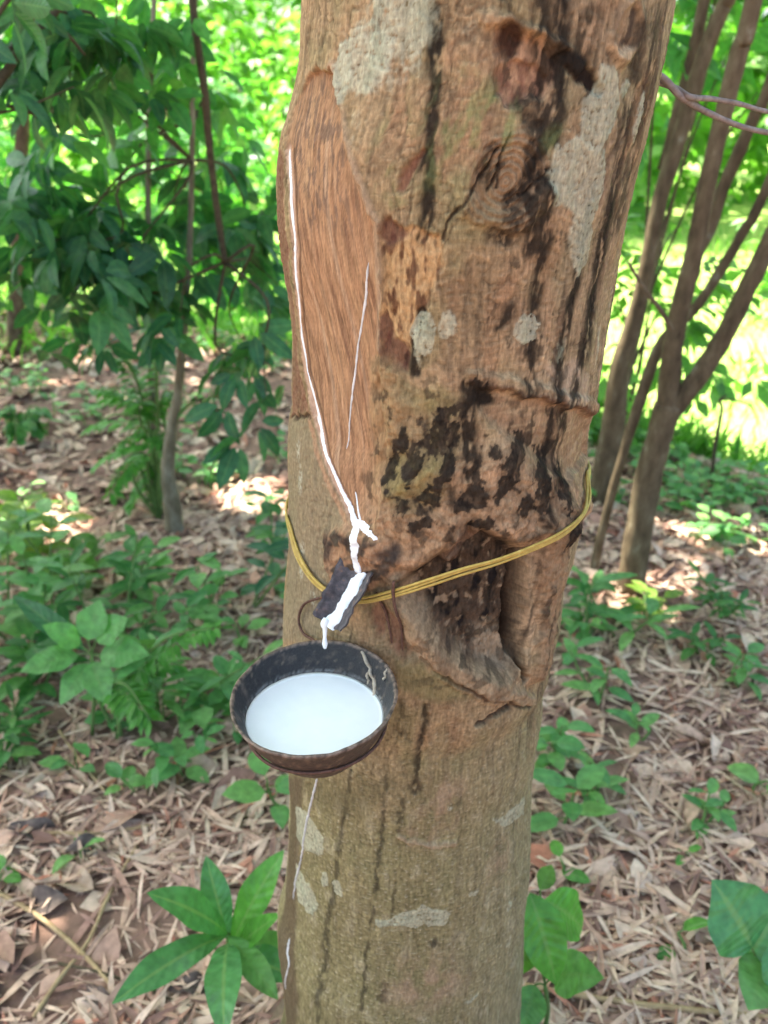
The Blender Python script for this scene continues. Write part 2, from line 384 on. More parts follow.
nth_f, nth_b = 600, 50
th = np.concatenate([np.linspace(-1.85, 1.85, nth_f), np.linspace(1.85, 2 * np.pi - 1.85, nth_b + 2)[1:-1]])
th_s = np.where(th > np.pi, th - 2 * np.pi, th)
za = np.concatenate([np.linspace(-.1, .40, 60)[:-1], np.linspace(.40, 1.42, 1120), np.linspace(1.42, ZT, 90)[1:]])
nT, nZ = len(th), len(za)
AA, ZZ = np.meshgrid(th_s * RA, za, indexing='ij'); AA = AA.ravel(); ZZ = ZZ.ravel()
WA = AA + .0035 * fbm(AA * 70, ZZ * 55, 3, 41); WZ = ZZ + .005 * fbm(AA * 70, ZZ * 45, 3, 47)

def box_sel(lo, hi, pad):
    return np.nonzero((AA > lo[0] - pad) & (AA < hi[0] + pad) & (ZZ > lo[1] - pad) & (ZZ < hi[1] + pad))[0]
def poly_m(pts, soft=.003, warp=True):
    """mask of a polygon on the bark, 1 inside"""
    P = tp(pts); s = box_sel(P.min(0), P.max(0), .03); out = np.zeros(len(AA))
    x = (WA if warp else AA)[s]; z = (WZ if warp else ZZ)[s]
    d2 = np.full(len(s), 1e9); ins = np.zeros(len(s), bool)
    for i in range(len(P)):
        a, b = P[i], P[(i + 1) % len(P)]; e = b - a
        t = np.clip(((x - a[0]) * e[0] + (z - a[1]) * e[1]) / (e @ e), 0, 1)
        d2 = np.minimum(d2, (x - a[0] - t * e[0]) ** 2 + (z - a[1] - t * e[1]) ** 2)
        c = ((a[1] > z) != (b[1] > z)) & (x < (b[0] - a[0]) * (z - a[1]) / (b[1] - a[1] + 1e-12) + a[0]); ins ^= c
    sd = np.where(ins, -1, 1) * np.sqrt(d2)
    out[s] = 1 - sstep(-soft, soft, sd); return out
def line_m(pts, w, soft=1.0, warp=True):
    """mask round a polyline, w = half width in photo pixels (scalar or per point)"""
    P = tp(pts); w = np.broadcast_to(np.asarray(w, float), (len(P),)) * PXM; wm = w.max()
    s = box_sel(P.min(0), P.max(0), wm * 3 + .01); out = np.zeros(len(AA))
    x = (WA if warp else AA)[s]; z = (WZ if warp else ZZ)[s]; v = np.zeros(len(s))
    for i in range(len(P) - 1):
        a, b = P[i], P[i + 1]; e = b - a
        t = np.clip(((x - a[0]) * e[0] + (z - a[1]) * e[1]) / (e @ e), 0, 1)
        d = np.hypot(x - a[0] - t * e[0], z - a[1] - t * e[1]); ww = w[i] * (1 - t) + w[i + 1] * t
        v = np.maximum(v, 1 - sstep(1 - .5 * soft, 1 + soft, d / ww))
    out[s] = v; return out
def ell_m(px, py, rx, ry, soft=.25, warp=True):
    c = tp([(px, py)])[0]; rx, ry = rx * PXM, ry * PXM
    s = box_sel(c - max(rx, ry) * 1.5, c + max(rx, ry) * 1.5, .01); out = np.zeros(len(AA))
    d = np.hypot(((WA if warp else AA)[s] - c[0]) / rx, ((WZ if warp else ZZ)[s] - c[1]) / ry)
    out[s] = 1 - sstep(1 - soft, 1 + soft, d); return out

def build_trunk():
    n_low = fbm(AA * 14, ZZ * 9, 4, 1); n_mid = fbm(AA * 60, ZZ * 30, 4, 2); n_fib = .6 * noise(AA * 420, ZZ * 38, 3) + .4 * noise(AA * 900, ZZ * 90, 33)
    n_wr = .6 * noise(AA * 70 + noise(AA * 40, ZZ * 40, 44), ZZ * 330 + noise(AA * 30, ZZ * 20, 45) * 3, 4) + .4 * noise(AA * 160, ZZ * 760, 34); n_blo = fbm(AA * 38, ZZ * 20, 4, 5); n_spk = fbm(AA * 330, ZZ * 260, 3, 6)
    n_str = .6 * noise(AA * 110, ZZ * 6, 7) + .4 * noise(AA * 240, ZZ * 14, 37)
    d = .0035 * n_low + (.0011 * n_mid + .00035 * n_fib + .0005 * n_wr + .00035 * n_spk) * (1 - .45 * (1 - sstep(.62, .86, ZZ)))
    ck = sstep(.86, .97, 1 - np.abs(noise(AA * 85 + .6 * n_mid, ZZ * 26, 51))) * sstep(-.1, .35, noise(AA * 18, ZZ * 12, 52))
    ck = np.maximum(ck, .8 * sstep(.88, .98, 1 - np.abs(noise(AA * 50, ZZ * 95 + n_mid, 53))) * sstep(.05, .4, noise(AA * 20, ZZ * 16, 54)))
    low = 1 - sstep(.62, .86, ZZ)                                            # the smooth base
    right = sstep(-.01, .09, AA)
    c = np.ones((len(AA), 3)) * np.array([.30, .20, .105])
    c = lerp(c, (.40, .275, .155), sstep(-.1, .5, n_low) * .8)
    c = lerp(c, (.21, .125, .07), sstep(.0, .5, n_blo) * .65)
    c = lerp(c, (.20, .185, .085), sstep(-.15, .45, fbm(AA * 22, ZZ * 14, 3, 30)) * .55)      # mossy film
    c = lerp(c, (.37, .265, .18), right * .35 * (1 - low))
    c = lerp(c, (.205, .185, .085), low * .8); c = lerp(c, (.30, .25, .145), low * sstep(0, .12, AA) * .6)
    c = lerp(c, (.33, .29, .2), low * sstep(.1, .5, n_mid) * .35)
    c = lerp(c, (.085, .06, .042), sstep(.08, .5, n_str) * (.45 + .35 * right) * (1 - .65 * low))                # dark vertical streaks
    c = lerp(c, (.34, .19, .10), sstep(.05, .5, fbm(AA * 26, ZZ * 11, 3, 56)) * .6 * (1 - low))
    c = c * np.clip(1 + .3 * n_fib + .3 * n_wr + .3 * n_spk + .22 * n_mid, .4, 1.7)[:, None]
    fk = sstep(.42, .62, noise(AA * 210, ZZ * 520, 55)) * (.25 + .75 * low)
    c = lerp(c, (.42, .36, .24), fk * .6); d += fk * .0006
    c = lerp(c, (.06, .04, .028), ck * .45 * (1 - .6 * low)); d -= ck * .0007 * (1 - .6 * low)
    # left flank strip: grey green bark
    lf = poly_m([(285, 418), (322, 420), (345, 505), (350, 530), (330, 560), (320, 640), (280, 640), (280, 520)], .004)
    c = lerp(c, np.array([.235, .195, .125]), lf * .75); 
    for e in [(300, 480, 6, 16), (302, 560, 6, 22), (312, 600, 5, 12), (298, 450, 5, 12)]:
        c = lerp(c, np.array([.44, .45, .37]), ell_m(*e, .5) * sstep(-.3, .2, n_spk) * .8)
    # --- tapping panel
    panel_pts = [(312, 70), (334, 66), (340, 110), (347, 150), (362, 195), (376, 226), (379, 300), (378, 350), (382, 400), (388, 450), (386, 490), (376, 520), (362, 530),
                 (346, 505), (332, 478), (321, 445), (313, 410), (303, 370), (297, 320), (294, 250), (289, 190), (286, 145), (294, 110), (303, 88)]
    pn = poly_m(panel_pts, .0016, warp=True)
    # fibres run down and a little to the right
    q = AA + (ZZ - 1.2) * .23
    fib = .35 * noise(q * 260, ZZ * 16, 60) + .45 * noise(q * 700, ZZ * 30, 62); fib2 = noise(q * 1100, ZZ * 80, 61)
    pc = np.ones((len(AA), 3)) * np.array([.38, .205, .105])
    pc = lerp(pc, (.17, .078, .045), sstep(.02, .45, fib) * .7); pc = lerp(pc, (.45, .28, .17), sstep(.1, .5, -fib) * .5)
    pc = lerp(pc, (.45, .27, .135), sstep(0, .6, fbm(q * 60, ZZ * 6, 3, 66)) * .45)
    pc = lerp(pc, (.13, .065, .04), sstep(.1, .5, .7 * noise(q * 240, ZZ * 6, 67) + .5 * noise(q * 700, ZZ * 22, 68)) * .5)
    pc = lerp(pc, (.47, .33, .22), sstep(.25, .6, noise(q * 120, ZZ * 4, 69)) * .4)
    top = poly_m([(300, 85), (334, 66), (345, 150), (352, 230), (300, 230), (286, 150)], .012)
    pc = lerp(pc, (.18, .11, .075), top * sstep(.1, .3, noise(q * 300, ZZ * 75, 63) + .4 * noise(q * 600, ZZ * 200, 65)) * .85)    # dark flecks near the top
    pc = pc * (1 + .28 * fib2 + .12 * n_wr)[:, None]
    gp_ = tp([(287, 150), (290, 190), (295, 250), (298, 320), (304, 370), (314, 410), (322, 445), (334, 480), (347, 505), (358, 524)])
    pd = sstep(.0, .03, AA - np.interp(ZZ, gp_[::-1, 1], gp_[::-1, 0]))
    d = d * (1 - pn) + pn * (-.0012 - .0036 * pd + 0.0006 * fib + .0003 * fib2 + .0012 * fbm(AA * 25, ZZ * 12, 2, 64))
    c = c * (1 - pn[:, None]) + pc * pn[:, None]
    lip = line_m([(334, 66), (340, 110), (347, 150), (362, 195), (376, 226), (379, 300), (378, 350)], 3.5, 1, warp=False)
    d += lip * .0022; c = lerp(c, np.array([.40, .27, .18]), lip * .6)
    GROOVE = [(287, 150), (290, 190), (295, 250), (298, 320), (304, 370), (314, 410), (322, 445), (334, 480), (347, 505), (358, 524)]
    gr = line_m(GROOVE, 4.2, .6, warp=False); d -= gr * .0008; c = lerp(c, np.array([.5, .33, .25]), gr * .8)
    g2_ = line_m([(p[0] - 7, p[1] + 2) for p in GROOVE[1:]], 3.2, .9, warp=False); c = lerp(c, np.array([.40, .235, .14]), g2_ * .85)
    groove_shade = line_m([(p[0] + 4, p[1]) for p in GROOVE], 1.5, .8, warp=False); c = lerp(c, np.array([.10, .05, .032]), groove_shade * .7); d -= groove_shade * .0006  # thin shadow line right of the groove, painted into the bark colour
    # reddish bark edge left of the groove down to the step
    rb = poly_m([(272, 150), (284, 150), (289, 250), (292, 320), (299, 370), (309, 410), (280, 416)], .003)
    c = lerp(c, np.array([.20, .095, .06]), rb * (.75 + .2 * n_mid)); d += rb * (.001 * n_spk - .001)
    st = line_m([(286, 416), (300, 417), (311, 416)], 2.2, 1); c = lerp(c, np.array([.05, .03, .02]), st * .8); d -= st * .002
    # --- torn pale wood right of the panel
    tw = poly_m([(378, 230), (392, 221), (412, 226), (440, 238), (441, 268), (430, 300), (420, 322), (414, 345), (404, 366), (386, 368), (379, 330), (382, 280)], .0022)
    c = lerp(c, lerp(np.ones((len(AA), 3)) * np.array([.50, .31, .14]), (.15, .07, .035), sstep(0, .35, fbm(AA * 150, ZZ * 60, 3, 71))), tw * .95)
    d += tw * (-.003 + .0022 * fbm(AA * 120, ZZ * 45, 3, 72))
    for e in [(393, 232, 13, 9), (394, 355, 15, 14), (385, 330, 7, 12)]:
        m_ = ell_m(*e, .3); c = lerp(c, np.array([.13, .055, .04]), m_ * .85); d -= m_ * .002
    # wavy bark growth beside the panel
    wv = line_m([(384, 370), (390, 420), (400, 470), (395, 515)], [12, 20, 26, 20], .8)
    d += wv * (.003 + .004 * fbm(AA * 60, ZZ * 55, 3, 75)); c = lerp(c, np.array([.30, .20, .09]), wv * .6)
    # --- upper scar with hole
    scr = poly_m([(496, 28), (512, 22), (540, 34), (566, 52), (556, 78), (540, 100), (515, 105), (495, 98), (497, 62)], .002)
    c = lerp(c, lerp(np.ones((len(AA), 3)) * np.array([.42, .24, .14]), (.2, .1, .065), sstep(-.1, .4, fbm(AA * 90, ZZ * 90, 3, 81))), scr * .9); d -= scr * .0045
    s2 = poly_m([(496, 64), (520, 62), (548, 74), (540, 98), (515, 105), (495, 98)], .0015); c = lerp(c, np.array([.22, .10, .065]), s2 * .75 * sstep(-.6, .1, n_mid + .5 * n_spk)); d -= s2 * .003
    s3 = line_m([(484, 18), (508, 22), (540, 32), (566, 54), (580, 70)], 4, 1); d += s3 * .004; c = lerp(c, np.array([.42, .26, .14]), s3 * .6)
    s4 = ell_m(512, 40, 11, 15, .3); c = lerp(c, np.array([.05, .024, .018]), s4 * .95); d -= s4 * .004
    s5 = line_m([(562, 54), (578, 68), (600, 92)], [4, 6, 3.5], .6); c = lerp(c, np.array([.02, .014, .011]), s5); d -= s5 * .0028
    c = lerp(c, np.array([.34, .2, .11]), line_m([(450, 55), (496, 60)], 7, 1) * .4)
    # --- round knot in the middle
    kn = ell_m(506, 182, 36, 38, .18); d += kn * .003 - ell_m(506, 182, 30, 32, .3) * .0035
    krad = np.hypot(AA - tp([(506, 182)])[0][0], ZZ - tp([(506, 182)])[0][1])
    d += kn * .0009 * np.sin(krad * 1500 + 3 * n_mid); c = lerp(c, np.array([.23, .13, .08]), kn * .4)
    for P, w in [([(490, 150), (484, 165), (490, 175)], 6), ([(535, 150), (532, 172), (520, 190), (510, 200)], [8, 6, 5, 3]), ([(512, 200), (510, 222), (504, 242)], [5, 7, 4]), ([(492, 236), (510, 240)], 5), ([(540, 128), (528, 118)], 3)]:
        m_ = line_m(P, w, .9); c = lerp(c, np.array([.04, .028, .02]), m_ * .8 * sstep(-.6, .1, n_spk + n_mid)); d -= m_ * .0012
    for P in [[(511, 132), (503, 160), (497, 185)], [(497, 150), (470, 195), (452, 215), (443, 240)], [(500, 165), (489, 186)], [(545, 175), (535, 186), (520, 196)]]:
        m_ = line_m(P, 1.2, 1.0); c = lerp(c, np.array([.03, .018, .012]), m_ * .85); d -= m_ * .0016
    d += line_m([(470, 205), (485, 217), (508, 222), (530, 214), (545, 195)], 6, 1) * .0035
    # --- little knot at the top right
    k3 = ell_m(627, 30, 21, 24, .2); d += k3 * .004 - ell_m(627, 28, 14, 17, .3) * .0035; c = lerp(c, np.array([.24, .155, .095]), k3 * .5)
    c = lerp(c, np.array([.05, .035, .028]), line_m([(632, 14), (628, 34), (622, 50)], 3.2, .8) * .85)
    c = lerp(c, np.array([.5, .36, .22]), line_m([(612, 46), (624, 52), (630, 50)], 3.5, .8) * .8)
    # old cut mark
    oc = poly_m([(398, 176), (420, 152), (424, 158), (402, 192), (394, 192)], .0018); c = lerp(c, np.array([.22, .09, .055]), oc * .85); d -= oc * .003
    # --- ledge on the right with reddish old panel under it
    op = poly_m([(478, 386), (530, 397), (592, 416), (588, 455), (560, 480), (515, 440), (480, 412)], .003)
    c = lerp(c, lerp(np.ones((len(AA), 3)) * np.array([.29, .175, .10]), (.40, .275, .16), sstep(-.2, .4, fbm(AA * 40, ZZ * 160, 3, 91))), op * .8)
    d -= op * .0042
    ld = line_m([(470, 384), (500, 387), (540, 396), (570, 405), (594, 414)], 2.6, .8); c = lerp(c, np.array([.10, .05, .035]), ld * .7); d += line_m([(470, 380), (500, 382), (540, 391), (570, 400), (594, 409)], 5, .8) * .0035
    pk = poly_m([(400, 372), (440, 362), (448, 382), (420, 390)], .003); c = lerp(c, np.array([.42, .27, .15]), pk * .55)
    pk = poly_m([(545, 368), (575, 360), (590, 385), (585, 405), (560, 398)], .004); c = lerp(c, np.array([.46, .34, .25]), pk * .6)
    # --- burl above the hollow
    fl0 = line_m([(556, 520), (550, 570), (545, 620), (538, 668)], [24, 19, 15, 13], .6)
    bu = poly_m([(382, 480), (430, 455), (500, 450), (560, 470), (585, 500), (560, 540), (520, 540), (495, 545), (470, 522), (440, 555), (405, 572), (370, 560), (350, 530)], .012, warp=False)
    d += bu * (.007 + .004 * fbm(AA * 45, ZZ * 38, 4, 95))
    c = lerp(c, np.array([.36, .215, .125]), bu * .65); c = lerp(c, np.array([.46, .28, .16]), bu * sstep(.05, .4, fbm(AA * 45, ZZ * 38, 4, 95)) * .7)
    bd = line_m([(385, 578), (420, 572), (448, 552), (468, 526), (500, 545)], 9, 1); c = lerp(c, np.array([.09, .05, .03]), bd * .6)
    bt = fbm(AA * 190, ZZ * 130, 4, 97); d += (bu * .0011 + .0012 * fl0) * bt
    c = lerp(c, np.array([.13, .075, .042]), np.clip(bu + fl0, 0, 1) * sstep(.05, .4, bt) * .6); c = lerp(c, np.array([.50, .32, .18]), np.clip(bu + .5 * fl0, 0, 1) * sstep(.12, .5, -bt) * .5)
    # moss on the burl
    for e in [(418, 480, 24, 26), (400, 470, 12, 30), (440, 405, 20, 14), (440, 450, 14, 22)]:
        c = lerp(c, np.array([.26, .22, .075]), ell_m(*e, .6) * .65)
    # --- the hollow
    hol_pts = [(468, 526), (452, 548), (430, 566), (404, 582), (402, 596), (420, 618), (445, 648), (478, 668), (512, 676), (524, 650), (522, 590), (527, 556), (500, 540)]
    ho = poly_m(hol_pts, .007, warp=False); hs = poly_m(hol_pts, .0025, warp=False)
    d -= ho * .017; d += ho * (.004 * fbm(AA * 55, ZZ * 45, 4, 101) + .0012 * bt)
    hc = lerp(np.ones((len(AA), 3)) * np.array([.075, .049, .033]), (.015, .012, .010), sstep(-.1, .3, fbm(AA * 70, ZZ * 40, 4, 102)))  # hollow coloured darker than the bark around it, with black blotches
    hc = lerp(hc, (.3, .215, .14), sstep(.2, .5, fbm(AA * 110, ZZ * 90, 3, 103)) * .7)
    hc = lerp(hc, (.40, .30, .20), poly_m([(478, 640), (500, 630), (540, 660), (530, 690), (490, 688)], .008) * .6)
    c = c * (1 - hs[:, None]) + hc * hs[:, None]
    tn = line_m([(450, 560), (462, 545), (470, 535)], 9, .8); d += tn * .009; c = lerp(c, np.array([.22, .125, .08]), tn * .6)
    ra = line_m([(398, 582), (410, 612), (436, 646), (466, 676), (505, 692), (530, 700)], [9, 11, 13, 13, 9, 4], 1.0)
    d += ra * .0055; c = lerp(c, lerp(np.ones((len(AA), 3)) * np.array([.33, .235, .145]), (.17, .11, .07), sstep(-.1, .4, n_mid)), ra * .75)
    fl = line_m([(556, 520), (550, 570), (545, 620), (538, 668)], [24, 19, 15, 13], .6); d += fl * .007
    c = lerp(c, lerp(np.ones((len(AA), 3)) * np.array([.27, .165, .095]), (.055, .036, .026), sstep(-.05, .4, .6 * noise(AA * 110, ZZ * 16, 106) + .6 * bt)), fl * .8); d += fl * .0018 * fbm(AA * 90, ZZ * 70, 3, 107)
    cr = line_m([(526, 556), (521, 600), (519, 650), (524, 680)], [4, 5, 5, 3], .8); d -= cr * .012; c = lerp(c, np.array([.04, .025, .018]), cr * .85)
    ub = line_m([(490, 690), (520, 700), (548, 700)], 10, 1); d += ub * .001
    c1 = line_m([(478, 725), (497, 713), (510, 708)], 3, .8); c = lerp(c, np.array([.06, .03, .022]), c1 * .9); d -= c1 * .005
    c1 = line_m([(420, 660), (470, 690), (530, 706)], 2.2, 1); c = lerp(c, np.array([.06, .035, .025]), c1 * .8); d -= c1 * .003
    # red torn bark left under the hollow
    rt = poly_m([(362, 606), (380, 600), (404, 632), (420, 655), (404, 662), (382, 640)], .004); c = lerp(c, np.array([.22, .095, .06]), rt * .75 * sstep(-.5, .1, n_mid + .5 * n_fib)); d -= rt * .004
    rt = poly_m([(402, 628), (425, 640), (440, 672), (428, 672), (412, 650)], .003); c = lerp(c, np.array([.48, .3, .17]), rt * .7)
    rt = poly_m([(395, 660), (440, 670), (470, 700), (430, 700), (400, 690)], .006); c = lerp(c, np.array([.24, .2, .085]), rt * .7)
    # --- dark burl where the spout is driven in
    sb = poly_m([(326, 536), (345, 524), (362, 532), (388, 534), (402, 552), (392, 572), (372, 590), (335, 580), (326, 560)], .004)
    d += sb * (.0035 + .0022 * fbm(AA * 80, ZZ * 80, 3, 111)); c = lerp(c, lerp(np.ones((len(AA), 3)) * np.array([.33, .18, .1]), (.06, .045, .038), sstep(-.15, .25, fbm(AA * 80, ZZ * 60, 3, 112))), sb * .9)
    for e in [(392, 548, 12, 8), (330, 545, 7, 16), (352, 536, 14, 6)]:
        c = lerp(c, np.array([.045, .035, .032]), ell_m(*e, .5) * .85)
    # --- black stains
    thr = fbm(AA * 75, ZZ * 60, 4, 121)
    thf = fbm(AA * 260, ZZ * 200, 3, 127)
    def rag(m): return sstep(.36, .58, m * .95 + (.75 * thr + .45 * thf) * (m > .02))
    for e in [(446, 413, 14, 10), (455, 433, 9, 14), (438, 432, 8, 24), (391, 466, 8, 14), (414, 462, 7, 20), (516, 453, 9, 22), (505, 458, 10, 8), (496, 450, 7, 8), (538, 478, 13, 30), (472, 496, 12, 10), (462, 503, 9, 9), (430, 492, 10, 10),
              (487, 400, 7, 6), (476, 388, 8, 9), (500, 480, 10, 12), (520, 505, 12, 10), (556, 490, 8, 20), (448, 462, 8, 16), (404, 440, 6, 14), (480, 520, 14, 8), (404, 505, 8, 10), (560, 530, 10, 14), (425, 520, 14, 7)]:
        em = ell_m(e[0], e[1], e[2] * 1.7, e[3] * 1.5, .9); c = lerp(c, np.array([.11, .072, .045]), sstep(.15, .6, em * .8 + .5 * thr * (em > .02)) * .38)
        c = lerp(c, np.array([.014, .012, .011]), rag(ell_m(*e, .8)) * (.86 + .15 * thf))
    for e, a_ in [((430, 450, 60, 70), .12), ((500, 470, 70, 70), .14), ((470, 515, 110, 50), .2), ((555, 440, 30, 70), .16), ((480, 650, 80, 60), .12), ((395, 440, 30, 90), .2), ((540, 300, 60, 90), .3), ((520, 120, 70, 90), .3)]:
        m_ = ell_m(*e, .7) * sstep(a_, a_ + .16, thr); c = lerp(c, np.array([.035, .026, .02]), m_ * .7)
    for P, w, s_ in [([(436, 10), (432, 120), (428, 200), (420, 240)], [4, 3.5, 4, 2], .85), ([(500, 0), (540, 30)], 2, .2), ([(543, 0), (545, 60), (540, 130), (532, 250)], 6, .7), ([(562, 0), (560, 60), (552, 150), (545, 240), (532, 330), (528, 390)], 5, .75),
                     ([(612, 205), (600, 270), (590, 330), (568, 410), (555, 480)], [4, 4, 4, 6, 7], .7), ([(640, 30), (628, 120), (605, 250), (585, 350)], 8, .6), ([(588, 210), (578, 280), (560, 360), (548, 450), (540, 520)], 5, .75),
                     ([(655, 20), (642, 120), (620, 220)], 9, .5), ([(468, 385), (468, 470)], [4, 5], .95), ([(475, 383), (486, 402)], 6, .9), ([(415, 368), (420, 330), (421, 312)], [5, 3, 3], .95), ([(508, 310), (500, 330)], [5, 3], .7),
                     ([(528, 185), (520, 225)], 4, .6), ([(520, 95), (528, 130)], 3, .45), ([(410, 0), (405, 60)], 3, .2), ([(590, 20), (578, 60)], 7, .6), ([(455, 440), (452, 500)], 4, .6), ([(402, 580), (390, 590)], 4, .5),
                     ([(425, 705), (424, 735), (416, 790)], [2, 3, 5], .8), ([(402, 700), (402, 735)], 3, .5), ([(385, 770), (382, 830), (375, 900), (366, 960), (360, 1010)], 1.8, .62), ([(350, 770), (342, 830), (335, 880), (326, 930), (320, 990), (318, 1020)], [2, 2.4, 2, 4, 3.5, 2.6], .6),
                     ([(402, 800), (398, 830)], 3, .6), ([(394, 890), (392, 920)], 1.8, .5), ([(386, 985), (384, 1000)], 4, .6), ([(516, 790), (514, 870)], 2, .4), ([(434, 940), (436, 946)], 3, .7)]:
        br = sstep(-.45, .0, fbm(AA * 140, ZZ * 60, 3, 131)); c = lerp(c, np.array([.02, .016, .013]), np.clip(line_m(P, np.array(w) * 1.1, 1.25) * (s_ + (.2 if P[0][1] < 500 else .04)), 0, .93) * br); 
        if s_ > .75: d -= line_m(P, w, 1.0) * .0012
    # --- pinkish bark at the base
    for e in [(442, 805, 28, 40), (425, 985, 50, 50), (415, 840, 20, 18), (500, 860, 18, 30)]:
        c = lerp(c, np.array([.33, .205, .14]), ell_m(*e, .8) * .6 * sstep(-.5, .3, n_mid))
    c1 = line_m([(398, 836), (430, 846), (455, 842)], 3, 1); d += c1 * .0025; c = lerp(c, np.array([.38, .27, .17]), c1 * .6)
    c = lerp(c, np.array([.10, .065, .042]), poly_m([(280, 775), (306, 775), (300, 830), (296, 930), (300, 1000), (296, 1030), (270, 1030), (270, 920)], .005) * .75)
    c = lerp(c, np.array([.13, .11, .055]), poly_m([(300, 775), (400, 775), (385, 800), (345, 815), (312, 800)], .012) * .5)
    # --- lichen
    lic = sstep(-.62, -.3, n_spk + .4 * n_wr)
    L_ = [ell_m(365, 60, 30, 26, .35), ell_m(400, 22, 34, 44, .4) * .75, ell_m(345, 75, 10, 24, .4), poly_m([(600, 66), (616, 70), (622, 100), (614, 130), (596, 155), (580, 140), (582, 105), (596, 88)], .0025),
          poly_m([(556, 142), (580, 138), (604, 150), (606, 185), (596, 215), (588, 262), (578, 276), (570, 250), (572, 215), (550, 200), (548, 170)], .003), ell_m(638, 120, 6, 22, .4) * .8, ell_m(625, 90, 7, 7, .4) * .8,
          ell_m(424, 333, 11, 18, .15), ell_m(447, 325, 9, 13, .3) * .75, ell_m(527, 328, 12, 13, .12), ell_m(598, 345, 5, 22, .5) * .7, ell_m(560, 350, 8, 14, .5) * .4, ell_m(610, 300, 5, 14, .5) * .5, ell_m(418, 350, 4, 16, .5) * .6,
          poly_m([(296, 806), (308, 812), (324, 838), (322, 855), (306, 850), (296, 836)], .0015), poly_m([(296, 862), (310, 884), (318, 905), (314, 916), (300, 900), (296, 882)], .0015), ell_m(325, 880, 7, 13, .15), ell_m(338, 888, 8, 12, .15),
          poly_m([(376, 920), (400, 914), (424, 906), (446, 910), (450, 922), (430, 928), (400, 926), (378, 926)], .002) * .8, poly_m([(492, 822), (510, 812), (525, 796), (526, 812), (505, 826)], .002) * .8, ell_m(510, 905, 7, 11, .3) * .8, ell_m(474, 894, 8, 7, .4) * .6,
          ell_m(508, 942, 6, 14, .5) * .6, ell_m(470, 1000, 14, 4, .5) * .6, ell_m(450, 808, 4, 4, .3) * .7, ell_m(484, 770, 6, 6, .5) * .4, ell_m(480, 30, 12, 8, .6) * .3, ell_m(355, 130, 8, 14, .5) * .4]
    for m_ in L_:
        m_ = sstep(.22, .72, m_ + (.5 * thr + .4 * thf) * (m_ > .02)) * np.clip(m_ * 1.6, 0, 1) * (1 - pn)
        c = lerp(c, lerp(np.ones((len(AA), 3)) * np.array([.43, .435, .33]), (.31, .33, .24), sstep(-.1, .5, n_mid)) * (1 + .25 * n_wr + .2 * n_spk)[:, None], m_ * lic * np.clip(.68 + .35 * n_mid + .2 * n_low, .3, .9)); d += m_ * .0006
    for e in [(403, 68, 8, 14), (398, 205, 12, 8), (500, 120, 20, 26), (560, 140, 12, 12), (390, 150, 14, 30), (460, 130, 30, 40)]:
        c = lerp(c, np.array([.17, .22, .075]), ell_m(*e, .7) * sstep(-.1, .3, n_mid) * .55)
    lum_ = c.mean(1, keepdims=True); c = c * .86 + lum_ * .14 * np.array([1.02, 1.0, .9])
    c = np.clip(c * np.array([.90, .91, .83]), .01, .8)
    # --- assemble
    env = sstep(.05, .3, ZZ)
    d = d * (.5 + .5 * env)
    d = d + .012 * (1 - sstep(0, .45, ZZ)) * fbm(np.cos(AA / RA) * 1.5 + 4, np.sin(AA / RA) * 1.5, 2, 141)
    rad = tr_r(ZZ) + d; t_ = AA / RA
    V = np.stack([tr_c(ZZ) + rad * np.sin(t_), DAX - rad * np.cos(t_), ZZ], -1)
    knots = [ell_m(506, 182, 36, 40, .02), ell_m(627, 30, 21, 24, .02), scr]
    return V, c, pn, hs, knots
TV, TC, PN, HO, KN = build_trunk()
G = TV.reshape(nT, nZ, 3)
def surf(theta, z, off=0.0):
    """point on the finished bark surface"""
    i = np.clip(np.searchsorted(th[:nth_f], theta) - 1, 0, nth_f - 2); j = int(np.clip(np.searchsorted(za, z) - 1, 0, nZ - 2))
    u = (theta - th[i]) / (th[i + 1] - th[i]); v = (z - za[j]) / (za[j + 1] - za[j])
    p = (G[i, j] * (1 - u) + G[i + 1, j] * u) * (1 - v) + (G[i, j + 1] * (1 - u) + G[i + 1, j + 1] * u) * v
    return p + off * np.array([math.sin(theta), -math.cos(theta), 0])
def spx(px, py, off=0.0):
    t, z = on_trunk(px, py); return surf(t, z, off)

tree = empty('rubber_tree', (float(tr_c(0)), DAX, 0))
tag(tree, 'thick tapped rubber tree trunk in the middle with a shaved panel and lichen patches', 'tree')
def split_trunk():
    i, j = np.meshgrid(np.arange(nT), np.arange(nZ - 1), indexing='ij'); i2 = (i + 1) % nT
    F = np.stack([i * nZ + j, i2 * nZ + j, i2 * nZ + j + 1, i * nZ + j + 1], -1).reshape(-1, 4)
    which = np.zeros(len(F), int)
    for k_, m_ in enumerate([PN, HO] + KN):
        which[(m_[F].mean(1) > .5) & (which == 0)] = k_ + 1
    names = [('trunk', 'bark', None), ('tapping_panel', 'cutwood', 'shaved reddish brown tapping panel'), ('hollow', 'bark', 'dark coloured hollow under the burl'),
             ('knot', 'bark', 'round cracked branch knot'), ('knot', 'bark', 'small knot near the right edge'), ('branch_scar', 'bark', 'reddish branch scar with a dark hole')]
    for k_, (nm, mt, lb) in enumerate(names):
        f = F[which == k_]
        if not len(f): continue
        u, inv = np.unique(f.ravel(), return_inverse=True)
        o = make(nm, TV[u], inv.reshape(-1, 4), M[mt], tree, attrs={'albedo': TC[u]})
        if lb: o['label'] = lb
split_trunk()

